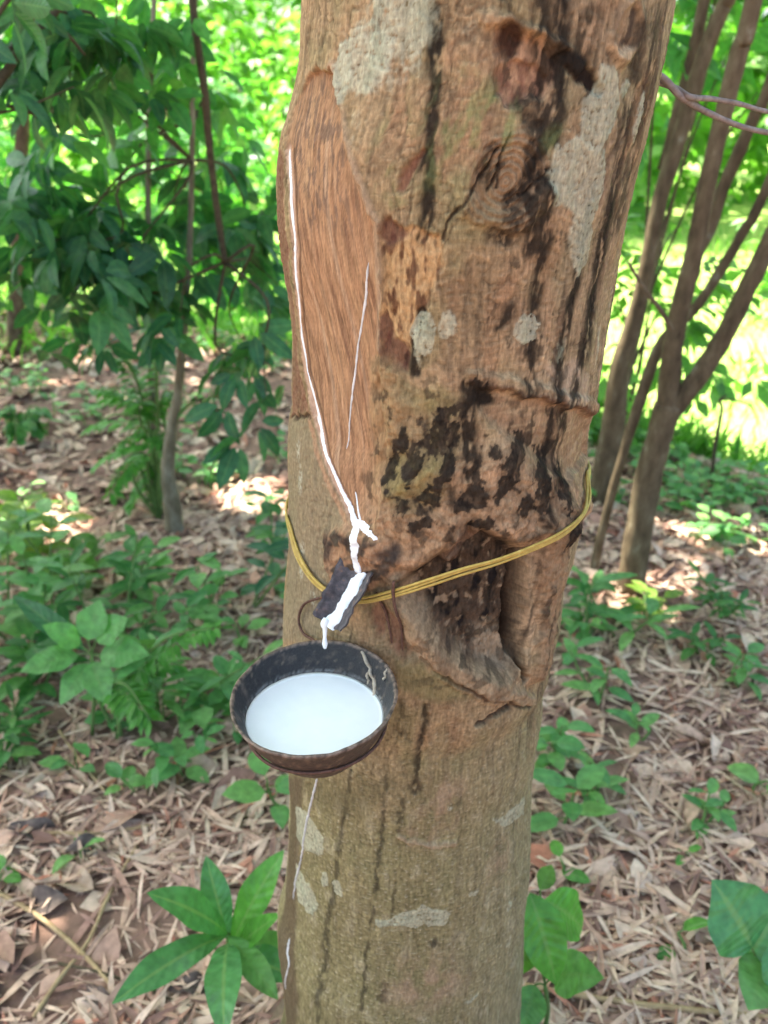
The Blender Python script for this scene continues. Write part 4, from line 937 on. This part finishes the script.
# ------------------------------------------------------------------ greenery beyond the terrace edge
def bush(name, label, cat, x, y, r, h, n, Lf, mat, seed, group=None, z_lo=0, trunk=True):
    z0 = float(terrain(x, y)); e = empty(name, (x, y, z0)); tag(e, label, cat, group)
    c = np.array([x, y, z0 + z_lo + (h - z_lo) * .5]); pts = clump_points(c, (r, r * .8, (h - z_lo) * .5), n, max(10, n // 14), seed, .24)
    pts = pts[pts[:, 2] > terrain(pts[:, 0], pts[:, 1]) + .05]
    mb = MB(); trifoliate(mb, pts, Lf, seed, nl=2, down=.45, W=.46, c=c); mb.build('crown', M[mat], e)
    if trunk:
        g = np.random.default_rng(seed); mb = MB()
        add_tube(mb, [(x, y, z0 - .05), (x + .05, y, z0 + h * .3), (x + g.normal() * .1, y, z0 + h * .7)], np.array([.05, .04, .015]) * min(1, r / 1.1) ** 1.5, 9, 4, .2, seed)
        mb.build('trunk', M['grey_bark'], e)
        mb = MB()
        for _ in range(5):
            q = pts[g.integers(0, len(pts))]; s_ = np.array([x + .03, y, z0 + h * g.uniform(.25, .6)]); add_tube(mb, [s_, (s_ + q) / 2 + [0, 0, .1], q], np.array([.022, .014, .006]) * min(1, r / 1.1), 6, 4)
        mb.build('limbs', M['twig'], e)
    return e
GRP = 'sunlit trees beyond the terrace edge'
BU = [(-4.1, 8.2, 1.1, 3.0, 600, 'mid_leaf', 'broad mid green tree behind the bank tree at the far left'), (-2.4, 10.2, 1.1, 3.2, 520, 'lit_leaf', 'light green tree seen through the gaps in the dark leaves'),
      (-1.4, 7.6, .7, 2.5, 420, 'mid_leaf', 'rounded mid green tree behind the pale saplings'), (-.5, 10.6, 1.1, 3.2, 480, 'lit_leaf', 'light green tree beside the left edge of the trunk, far off'),
      (5.4, 9.6, 1.0, 2.8, 500, 'mid_leaf', 'mid green tree at the right edge of the meadow'), (3.05, 6.0, .5, 1.8, 170, 'lit_leaf', 'leafy light green shrub reaching in at the right edge')]
for i, (x, y, r, h, n, mt, lb) in enumerate(BU):
    bush('meadow_tree', lb, 'tree', x, y, r, h, n, .16, mt, 300 + i, GRP, z_lo=.7)
# feathery low leaves behind the right edge of the trunk
bush('broadleaf_shrub', 'shrub with drooping blue green leaves behind the upper right edge of the trunk', 'shrub', .84, 2.9, .3, 1.85, 90, .12, 'mid_leaf', 330, z_lo=1.05)
bush('broadleaf_shrub', 'shrub with mid green leaves low behind the leaning tree', 'shrub', 1.0, 3.4, .4, .9, 150, .11, 'lit_leaf', 331, z_lo=.1)
# the woods far off
def far_woods():
    g = np.random.default_rng(5); mb = MB()
    for k_ in range(60):
        a = R(-62 + 124 * k_ / 59); d_ = g.uniform(17, 30); x, y = d_ * math.sin(a), d_ * math.cos(a)
        z0 = float(terrain(x, y)); h = g.uniform(5, 9); c = np.array([x, y, z0 + h * .5])
        pts = clump_points(c, (g.uniform(1.6, 2.6), 1.6, h * .5), 330, 26, 900 + k_, .25); trifoliate(mb, pts, .42, 900 + k_, nl=2, down=.4, W=.6, c=c)
    tag(mb.build('woods', M['lit_leaf']), 'far off sunlit green woods closing the view behind the meadow', 'woods', kind='stuff')
far_woods()

# meadow grass
def grass():
    g = np.random.default_rng(8); mb = MB()
    n = 26000; y = 3.0 + 13 * g.random(n) ** 1.7; x = (g.random(n) * 2 - 1) * (y * .62 + .4)
    ye = terrace_edge(x); k_ = (y > ye - .15 - .75 * sstep(-1.0, -1.9, x) - .8 * sstep(.5, 1.1, x) * (g.random(n) < .35) + .3 * fbm(x * 1.5, y * 1.5, 2, 5)) & (g.random(n) < .4 + .6 * sstep(-.3, .3, fbm(x * 1.2, y * 1.2, 3, 4)))
    x, y = x[k_], y[k_]; n = len(x); z = terrain(x, y)
    d = unit(np.stack([g.normal(size=n) * .5, g.normal(size=n) * .5, np.ones(n)], -1)); nr = unit(g.normal(size=(n, 3)) * [1, 1, .2])
    l = g.uniform(.07, .2, n) * (1 + .06 * y); add_leaves(mb, np.stack([x, y, z - .01], -1), d, nr, l, l * .09, droop=g.uniform(.5, 1.6, n), fold=.2, nl=3, na=1, a=.5, b=.6)
    tag(mb.build('grass', M['lit_leaf']), 'bright sunlit meadow grass beyond the terrace edge', 'grass', kind='stuff')
grass()

# ------------------------------------------------------------------ leaf litter
def litter():
    g = np.random.default_rng(3); mb = MB()
    def lay(n, y0, y1, l0, l1, asp, sd, pw=1.3, cur=(.2, 1.2)):
        gg = np.random.default_rng(sd); y = y0 + (y1 - y0) * gg.random(n) ** pw; x = (gg.random(n) * 2 - 1) * (y * .6 + .35)
        ye = terrace_edge(x)
        b0, b1 = gp(95, 925), gp(60, 985); bare = np.minimum(np.hypot((x - b0[0]) / .15, (y - b0[1]) / .10), np.hypot((x - b1[0]) / .10, (y - b1[1]) / .07))
        k_ = (y < ye + .5) & (fbm(x * 3.2, y * 3.2, 3, 90 + sd) > gg.random(n) * .9 - .62) & ((bare + .25 * fbm(x * 14, y * 14, 2, 99) > 1) | (gg.random(n) < .16)) & (np.hypot(x - tr_c(0), y - DAX) > .17)
        x, y = x[k_], y[k_]; n = len(x); z = terrain(x, y) + gg.uniform(.002, .022, n)
        a = gg.uniform(0, 6.28, n); d = np.stack([np.cos(a), np.sin(a), gg.normal(size=n) * .09], -1)
        nr = unit(np.stack([gg.normal(size=n) * .2, gg.normal(size=n) * .2, np.ones(n)], -1)); l = gg.uniform(l0, l1, n)
        add_leaves(mb, np.stack([x, y, z], -1) - d * l[:, None] * .5, d, nr, l, l * gg.uniform(asp * .7, asp * 1.3, n), droop=gg.uniform(*cur, n), fold=gg.uniform(-.2, .7, n), nl=4, na=2, wav=.12)
    lay(27000, .72, 2.6, .04, .155, .085, 1, 1.1); lay(1500, .72, 2.6, .05, .10, .4, 2, 1.1, (.3, 1.8)); lay(9000, 2.0, 5.3, .06, .13, .4, 4, 1.0, (.3, 1.8)); lay(5000, 1.8, 4.5, .05, .13, .2, 6)
    lay(3500, .72, 1.8, .03, .07, .12, 7); lay(900, .72, 3.2, .10, .28, .022, 8, 1.1, (.02, .3)); lay(420, .72, 2.4, .10, .17, .36, 9, 1.1, (.3, 1.5))
    tag(mb.build('leaf_litter', M['litter']), 'brown dry fallen leaves covering the plantation floor', 'leaf litter', kind='stuff')
litter()
def ground_weeds():
    g = np.random.default_rng(17); mb = MB()
    n = 420; y = 1.3 + 3.4 * g.random(n); x = (g.random(n) * 2 - 1) * (y * .58 + .2)
    k_ = fbm(x * 1.6 + 4, y * 1.6, 3, 50) > -.02 + .25 * (x > 0); x, y = x[k_], y[k_]
    xe = g.uniform(.55, 2.4, 260); ye_ = terrace_edge(xe) - .75 * g.random(260) ** 1.4 + .1; x = np.concatenate([x, xe]); y = np.concatenate([y, ye_])
    for x_, y_ in zip(x, y):
        m_ = g.integers(4, 9); b = np.array([x_, y_, float(terrain(x_, y_))]); a = g.uniform(0, 6.28, m_)
        hgt = g.uniform(.02, .09, m_); bs = b + np.stack([np.cos(a) * .015, np.sin(a) * .015, hgt], -1)
        d = np.stack([np.cos(a), np.sin(a), g.uniform(-.1, .5, m_)], -1); l = g.uniform(.025, .065, m_)
        add_leaves(mb, bs, d, np.array([0, 0, 1.0]) + g.normal(size=(m_, 3)) * .25, l, l * g.uniform(.45, .75), droop=.5, fold=.2, nl=3)
        for q in bs[:4]: V, F, tr_ = tube([b, (b + q) / 2 + [0, 0, .005], q], .0012, 4, 1, cap=False); mb.add(V, F, across=np.zeros(len(V)), along=np.zeros(len(V)))
    tag(mb.build('ground_cover', M['herb_leaf']), 'low green weeds sprinkled over the leaf litter', 'ground cover', kind='stuff')
ground_weeds()

# ------------------------------------------------------------------ single plants
def herb(px, py, label, cat, name='herb', h=.2, nleaf=10, L=.1, W=.5, mat='herb_leaf', seed=0, spread=.6, group=None, droop=(.3, .8), up=.35, nl=6, na=4, stems=1):
    g = np.random.default_rng(seed); b = gp(px, py); e = empty(name, b); tag(e, label, cat, group)
    ms, ml = MB(), MB()
    for s_ in range(stems):
        lean = g.normal(size=2) * spread * .35 * (1 if stems > 1 else .5); hh = h * g.uniform(.7, 1.1)
        top = b + [lean[0] * hh * 1.4, lean[1] * hh * 1.4, hh]; midp = (b + top) / 2 + [g.normal() * .01, g.normal() * .01, 0]
        add_tube(ms, [b - [0, 0, .01], midp, top], [.0035, .003, .0018], 7, 4)
        m_ = nleaf; f = np.linspace(.3, 1, m_); a = np.arange(m_) * 2.4 + g.uniform(0, 6)
        bs = b + (top - b) * f[:, None]; d = unit(np.stack([np.cos(a), np.sin(a), up * g.uniform(.4, 1.5, m_) * (.4 + f)], -1))
        l = L * g.uniform(.7, 1.15, m_)
        pet = bs + d * l[:, None] * .18
        for q0, q1 in zip(bs, pet): add_tube(ms, [q0, q1], [.0014, .001], 5, 1)
        add_leaves(ml, pet, d, np.array([0, 0, 1.0]) + g.normal(size=(m_, 3)) * .15, l, l * W * g.uniform(.85, 1.15, m_), droop=g.uniform(*droop, m_), fold=g.uniform(.05, .35, m_), nl=nl, na=na, wav=.03)
    ms.build('stem', M['greenstem'], e); ml.build('foliage', M[mat], e); return e

# the lance-leaved plant in front: each leaf a part
def lance_plant():
    b = gp(232, 1003); hub = at(228, 935, b[1] - .02)
    e = empty('lance_leaved_plant', b); tag(e, 'young plant with long glossy lance shaped leaves left of the trunk base', 'plant')
    mb = MB(); add_tube(mb, [b, (b + hub) / 2 + [.004, 0, 0], hub], [.006, .005, .004], 9, 4); mb.build('stem', M['greenstem'], e)
    s = px_size(hub)
    # tip pixel, forward shift of the tip (towards the camera), width px, material, droop
    LV = [((147, 893), -.06, 44, 'lance_leaf', .55), ((206, 856), .05, 36, 'lance_leaf', .35), ((284, 850), .05, 42, 'fresh_leaf', .5), ((281, 914), -.03, 30, 'fresh_leaf', .4), ((112, 1004), -.14, 42, 'lance_leaf', .7),
          ((224, 1040), -.20, 42, 'lance_leaf', .7), ((292, 948), .02, 40, 'herb_leaf', .6), ((300, 978), -.06, 44, 'lance_leaf', .7), ((278, 1000), -.10, 32, 'herb_leaf', .8)]
    for i, (tp_, dy, w, mt, dr) in enumerate(LV):
        tip = at(*tp_, hub[1] + dy); hb = hub + [0, 0, -.016 * (i % 4)]
        d0 = tip - hb; Lc = np.linalg.norm(d0); nrm = np.array([0, -.35, 1.0])
        sd = unit(np.cross(d0, nrm)); n_ = np.cross(sd, unit(d0))
        d = unit(unit(d0) + n_ * math.tan(dr / 2)); L = Lc * (dr / 2) / math.sin(dr / 2)
        ml = MB(); add_leaves(ml, hb[None], d[None], n_[None], L, w * s * .8, droop=dr, fold=.22, nl=18, na=8, a=1.22, b=.82, wav=.06)
        ml.build('leaf', M[mt], e)
lance_plant()
def cut_leaf_plant(px, py, hubpx, LV, name, label, cat, mats, dY=-.02):
    b = gp(px, py); hub = at(*hubpx, b[1] + dY); e = empty(name, b); tag(e, label, cat)
    mb = MB(); add_tube(mb, [b, (b + hub) / 2 + [.004, 0, 0], hub], [.004, .0035, .003], 9, 4); mb.build('stem', M['greenstem'], e); s = px_size(hub)
    for i, (b0, tp_, dy, w, mt, dr) in enumerate(LV):
        tip = at(*tp_, hub[1] + dy); hb = at(*b0, hub[1]); d0 = tip - hb; Lc = np.linalg.norm(d0); sd = unit(np.cross(d0, [0, -.5, 1.0])); n_ = np.cross(sd, unit(d0))
        d = unit(unit(d0) + n_ * math.tan(dr / 2)); L = Lc * (dr / 2) / math.sin(dr / 2)
        ml = MB(); add_leaves(ml, hb[None], d[None], n_[None], L, w * s, droop=dr, fold=.15, nl=16, na=8, a=.8, b=.92, wav=.05)
        ml.build('leaf', M[mt], e)
        mp = MB(); add_tube(mp, [hub, (hub + hb) / 2 + [0, 0, .003], hb], .0014, 6, 3); mp.build('petiole', M['greenstem'], e)
cut_leaf_plant(545, 1030, (545, 985), [((530, 893), (556, 985), -.05, 44, 'fresh_leaf', .5), ((545, 900), (582, 930), .03, 46, 'fresh_leaf', .6), ((555, 975), (604, 978), -.05, 44, 'herb_leaf', .5), ((530, 930), (520, 975), -.03, 30, 'lit_leaf', .4), ((535, 985), (520, 1035), -.05, 34, 'herb_leaf', .5), ((540, 890), (552, 865), .05, 18, 'lit_leaf', .3)],
               'broad_leaved_plant', 'bright green broad leaved plant at the right foot of the trunk', 'plant', None)
cut_leaf_plant(775, 1040, (765, 985), [((752, 948), (712, 880), .04, 80, 'lance_leaf', .45), ((745, 960), (790, 890), .05, 60, 'lance_leaf', .4), ((768, 960), (748, 1010), -.06, 50, 'herb_leaf', .5), ((775, 940), (800, 1000), -.05, 60, 'lance_leaf', .5)],
               'broad_leaved_plant', 'plant with large dull green leaves in the bottom right corner', 'plant', None)
# left middle bush of broad leaves
cut_leaf_plant(92, 735, (92, 655), [((88, 640), (100, 600), .05, 34, 'herb_leaf', .3), ((96, 640), (128, 618), .02, 34, 'herb_leaf', .3), ((80, 645), (42, 625), -.02, 26, 'herb_leaf', .5), ((78, 655), (20, 672), -.05, 30, 'herb_leaf', .5), ((100, 655), (150, 655), -.02, 34, 'herb_leaf', .5), ((92, 662), (108, 705), -.08, 30, 'herb_leaf', .5), ((84, 650), (12, 595), .1, 24, 'dark_leaf', .3), ((105, 660), (165, 640), .05, 16, 'lit_leaf', .5), ((90, 664), (60, 705), -.06, 28, 'herb_leaf', .5)],
               'broad_leaved_plant', 'broad leaved green plant with a whorl of large leaves left of the cup', 'plant', None)
W1 = 'weeds growing left of the trunk'; W2 = 'weeds growing right of the trunk'
HB = [(30, 560, 'yellow green sunlit weed at the left edge', 'weed', 'weed', .16, 9, .085, .55, 'yellow_leaf', 2, 4), (10, 640, 'leafy green weed at the left edge below the yellow green one', 'weed', 'weed', .22, 9, .1, .5, 'herb_leaf', 3, 3),
      (55, 640, 'tall leafy weed behind the whorled plant', 'weed', 'weed', .28, 10, .09, .5, 'herb_leaf', 4, 3), (130, 600, 'mid green weed between the whorled plant and the sapling', 'weed', 'weed', .2, 9, .08, .5, 'herb_leaf', 5, 3),
      (160, 720, 'green weed with narrow leaves left of the cup', 'weed', 'weed', .22, 12, .075, .3, 'herb_leaf', 6, 3), (205, 640, 'green weed in front of the sapling foot', 'weed', 'weed', .16, 9, .07, .5, 'herb_leaf', 7, 3),
      (250, 610, 'dark leafy weed beside the left edge of the trunk', 'weed', 'weed', .28, 10, .075, .5, 'dark_leaf', 8, 2), (272, 560, 'slim green weed behind the yellow wire at the trunk', 'weed', 'weed', .18, 8, .07, .5, 'mid_leaf', 9, 2),
      (220, 700, 'low green weed just left of the cup', 'weed', 'weed', .12, 8, .07, .6, 'herb_leaf', 10, 2), (185, 775, 'small broad leaved seedling below the whorled plant', 'seedling', 'seedling', .07, 7, .06, .65, 'herb_leaf', 11, 1),
      (125, 790, 'tiny three leaved seedling in the litter at left', 'seedling', 'seedling', .04, 4, .045, .65, 'herb_leaf', 12, 1), (8, 770, 'green seedling at the left edge of the litter', 'seedling', 'seedling', .08, 6, .06, .6, 'herb_leaf', 13, 1),
      (20, 750, 'grassy dark weed below the whorled plant', 'weed', 'weed', .1, 14, .07, .25, 'mid_leaf', 14, 2), (280, 810, 'green leaves peeping out under the cup beside the trunk', 'seedling', 'seedling', .1, 5, .075, .6, 'herb_leaf', 15, 1),
      (78, 860, 'single pale leaved seedling on the dark rotten leaves', 'seedling', 'seedling', .03, 3, .05, .6, 'herb_leaf', 16, 1), (5, 885, 'clover like seedling at the lower left edge', 'seedling', 'seedling', .03, 4, .04, .8, 'fresh_leaf', 17, 1),
      (120, 660, 'fine leaved weed in the middle of the left thicket', 'weed', 'weed', .24, 14, .07, .32, 'mid_leaf', 18, 3), (35, 700, 'low spreading weed under the whorled plant', 'weed', 'weed', .16, 10, .085, .45, 'mid_leaf', 19, 3), (80, 600, 'pale green weed behind the left thicket', 'weed', 'weed', .22, 10, .08, .5, 'lit_leaf', 20, 3)]
for px, py, lb, cat, nm, h, nl_, L, W, mt, sd, st in HB:
    herb(px, py, lb, cat, nm, h, nl_, L, W, mt, 500 + sd, .9, W1, stems=st)
HB = [(560, 830, 'tall green herb leaning on the right edge of the trunk', .14, 7, .095, .5, 'herb_leaf', 1, 1), (548, 765, 'young green herb right of the trunk at the notch', .13, 8, .065, .6, 'herb_leaf', 2, 2), (600, 790, 'green herb with upright leaves right of the trunk', .12, 7, .08, .4, 'herb_leaf', 3, 2),
      (640, 740, 'low herb with pale leaves in the litter', .1, 7, .07, .4, 'herb_leaf', 4, 1), (620, 640, 'weed with long leaves at the foot of the forked tree', .16, 9, .12, .3, 'herb_leaf', 5, 2), (648, 622, 'sunlit yellow green weed beside the forked tree', .1, 8, .07, .5, 'yellow_leaf', 6, 3),
      (585, 640, 'dark green weed at the foot of the thin leaning stem', .18, 9, .08, .5, 'mid_leaf', 7, 2), (745, 690, 'green weed at the right edge of the litter', .12, 8, .07, .45, 'herb_leaf', 8, 2), (758, 800, 'round leaved seedling at the right edge', .07, 4, .08, .7, 'herb_leaf', 9, 1),
      (700, 830, 'slender herb with thin stems in the litter', .1, 7, .055, .5, 'herb_leaf', 10, 2), (672, 945, 'single bright green leaf sprouting in the litter', .04, 2, .075, .5, 'fresh_leaf', 11, 1), (682, 860, 'small green seedling in the middle of the right litter', .03, 4, .045, .6, 'fresh_leaf', 12, 1),
      (555, 875, 'small heart leaved seedling right of the trunk', .05, 3, .06, .65, 'fresh_leaf', 13, 1), (700, 655, 'grey green weed behind the right litter', .1, 8, .07, .4, 'mid_leaf', 14, 2), (600, 700, 'dark leaved weed beside the trunk roll', .14, 8, .09, .35, 'herb_leaf', 15, 2), (720, 620, 'feathery weed at the edge of the sun patch', .14, 12, .07, .3, 'mid_leaf', 16, 3)]
for px, py, lb, h, nl_, L, W, mt, sd, st in HB:
    herb(px, py, lb, 'weed', 'weed', h * .8, max(2, nl_ - 1), L * .8, W, mt, 600 + sd, .8, W2, stems=st)

# feathery shrub round the pale sapling: pinnate sprays
def pinnate_shrub(px, py, label, fronds, mat, seed, lw=.016, name='feathery_shrub', cat='shrub'):
    g = np.random.default_rng(seed); b = gp(px, py); e = empty(name, b); tag(e, label, cat)
    ms, ml = MB(), MB()
    for (x0, y0, x1, y1, dy) in fronds:
        p0 = at(x0, y0, b[1] + dy * .3); p1 = at(x1, y1, b[1] + dy); q = (p0 + p1) / 2 + [0, 0, .05]
        add_tube(ms, [b, (b + p0) / 2 + g.normal(size=3) * .02, p0, q, p1], [.006, .005, .004, .003, .001], 6, 4)
        n = 26; f = np.linspace(0, 1, n)[:, None]; c = (1 - f) ** 2 * p0 + 2 * f * (1 - f) * q + f ** 2 * p1
        t = unit(np.gradient(c, axis=0)); sd = unit(np.cross(t, [0, 0, 1.0]))
        for s_ in (-1, 1):
            d = unit(sd * s_ + t * .45 + g.normal(size=(n, 3)) * .15 - [0, 0, .1]); l = .055 * (1 - .5 * np.abs(f[:, 0] - .4)) * g.uniform(.8, 1.2, n)
            add_leaves(ml, c, d, np.array([0, 0, 1.0]) + g.normal(size=(n, 3)) * .2, l, lw, droop=.5, fold=.2, nl=3)
    ms.build('stem', M['greenstem'], e); ml.build('foliage', M[mat], e)
g = np.random.default_rng(44)
pinnate_shrub(160, 520, 'feathery light green shrub around the foot of the pale sapling', [(150 + g.normal() * 10, y, 140 + dx, y + dy, g.normal() * .15) for y, dx, dy in
    [(420, -40, -30), (430, -50, -2), (445, -44, 20), (455, -30, 40), (440, 30, 10), (420, 34, -25), (400, -20, -40), (470, -10, 36), (460, 30, 40), (435, -20, 15), (390, 20, -40), (410, -34, -10), (450, 10, 60), (425, 0, -20)]], 'fresh_leaf', 45)
pinnate_shrub(120, 740, 'fern like frond arching across the thicket left of the cup', [(120, 690, 215, 628, .02), (110, 690, 150, 720, -.1), (100, 690, 180, 665, .1)], 'fresh_leaf', 46, lw=.014, name='fern', cat='fern')
pinnate_shrub(25, 445, 'silvery leaved plant on the slope at the left edge', [(20, 425, 2, 412, 0), (22, 425, 45, 412, .1), (20, 425, 16, 440, -.1), (24, 425, 40, 432, 0)], 'herb_leaf', 47, lw=.03, name='slope_plant', cat='plant')

# ------------------------------------------------------------------ fallen sticks
def stick(label, pts, w, mat='drystem', name='stick', cat='stick', lift=.012):
    P = [gp(x, y) + [0, 0, lift] for x, y in pts]; e = [px_size(p) for p in P]
    mb = MB(); add_tube(mb, P, np.broadcast_to(w, len(P)) * np.array(e) / 2, 8, 5, .15, 3)
    tag(mb.build(name, M[mat], origin=P[0]), label, cat, 'dry sticks lying in the leaf litter')
stick('long curved tan stick at the lower left edge', [(-30, 885), (0, 898), (45, 925), (85, 960), (112, 990)], [5, 5, 5, 5, 4])
stick('thin tan stick running from the left thicket across the litter', [(60, 735), (85, 770), (105, 795)], [3, 3, 2.5])
stick('long straight pale stick lying at the bottom right', [(525, 990), (600, 1004), (680, 1014), (760, 1022), (800, 1028)], [5, 6, 6, 6, 6])
stick('greenish stick curving at the bottom left', [(35, 1022), (60, 985), (90, 945), (110, 900), (138, 850)], [5, 5, 4, 4, 3])
stick('straight tan stick beside the dark rotten leaves', [(15, 838), (60, 838), (105, 838), (150, 830)], [3, 4, 4, 3])
stick('grey forked twig under the lance leaved plant', [(60, 968), (110, 980), (160, 1000), (200, 1015)], [3, 3, 3, 2], mat='twig')
# dark rotten leaves on the left
def rotten():
    g = np.random.default_rng(70)
    for i, (x, y, w, lb) in enumerate([(45, 838, 60, 'large dark rotten leaf in the litter at lower left'), (22, 912, 70, 'blackish curled dead leaf at the lower left edge'), (100, 850, 50, 'dark folded dead leaf right of the rotten one'), (90, 1000, 44, 'dark dead leaf at the bottom left corner'), (200, 990, 46, 'curled grey dead leaf beside the lance leaved plant'), (60, 880, 66, 'large tan dead leaf lying on the bare soil')]):
        b = gp(x, y) + [0, 0, .02]; s = px_size(b); L = w * s * 1.3; a = g.uniform(-.5, .5) + (3.1 if i % 2 else 0); d = np.array([math.cos(a), math.sin(a), .1])
        mb = MB(); add_leaves(mb, (b - d * L / 2)[None], d[None], np.array([[g.normal() * .2, -.2, 1]]), L, L * .36, droop=g.uniform(1.2, 2.2), fold=g.uniform(.5, .9), nl=18, na=8, wav=.22)
        m = M['deadleaf'] if i == 5 else M['rotleaf']
        tag(mb.build('dead_leaf', m, origin=b), lb, 'dead leaf', 'big dead leaves at the lower left')
M['rotleaf'] = noise_mat('rotten_leaf', [(.3, (.06, .045, .04)), (.7, (.19, .145, .12))], scale=(60, 60, 60), bump=.5, dist=.003, rough=.7)
M['deadleaf'] = noise_mat('dead_leaf', [(.3, (.32, .22, .14)), (.7, (.5, .37, .26))], scale=(60, 60, 60), bump=.5, dist=.003, rough=.8)
rotten()
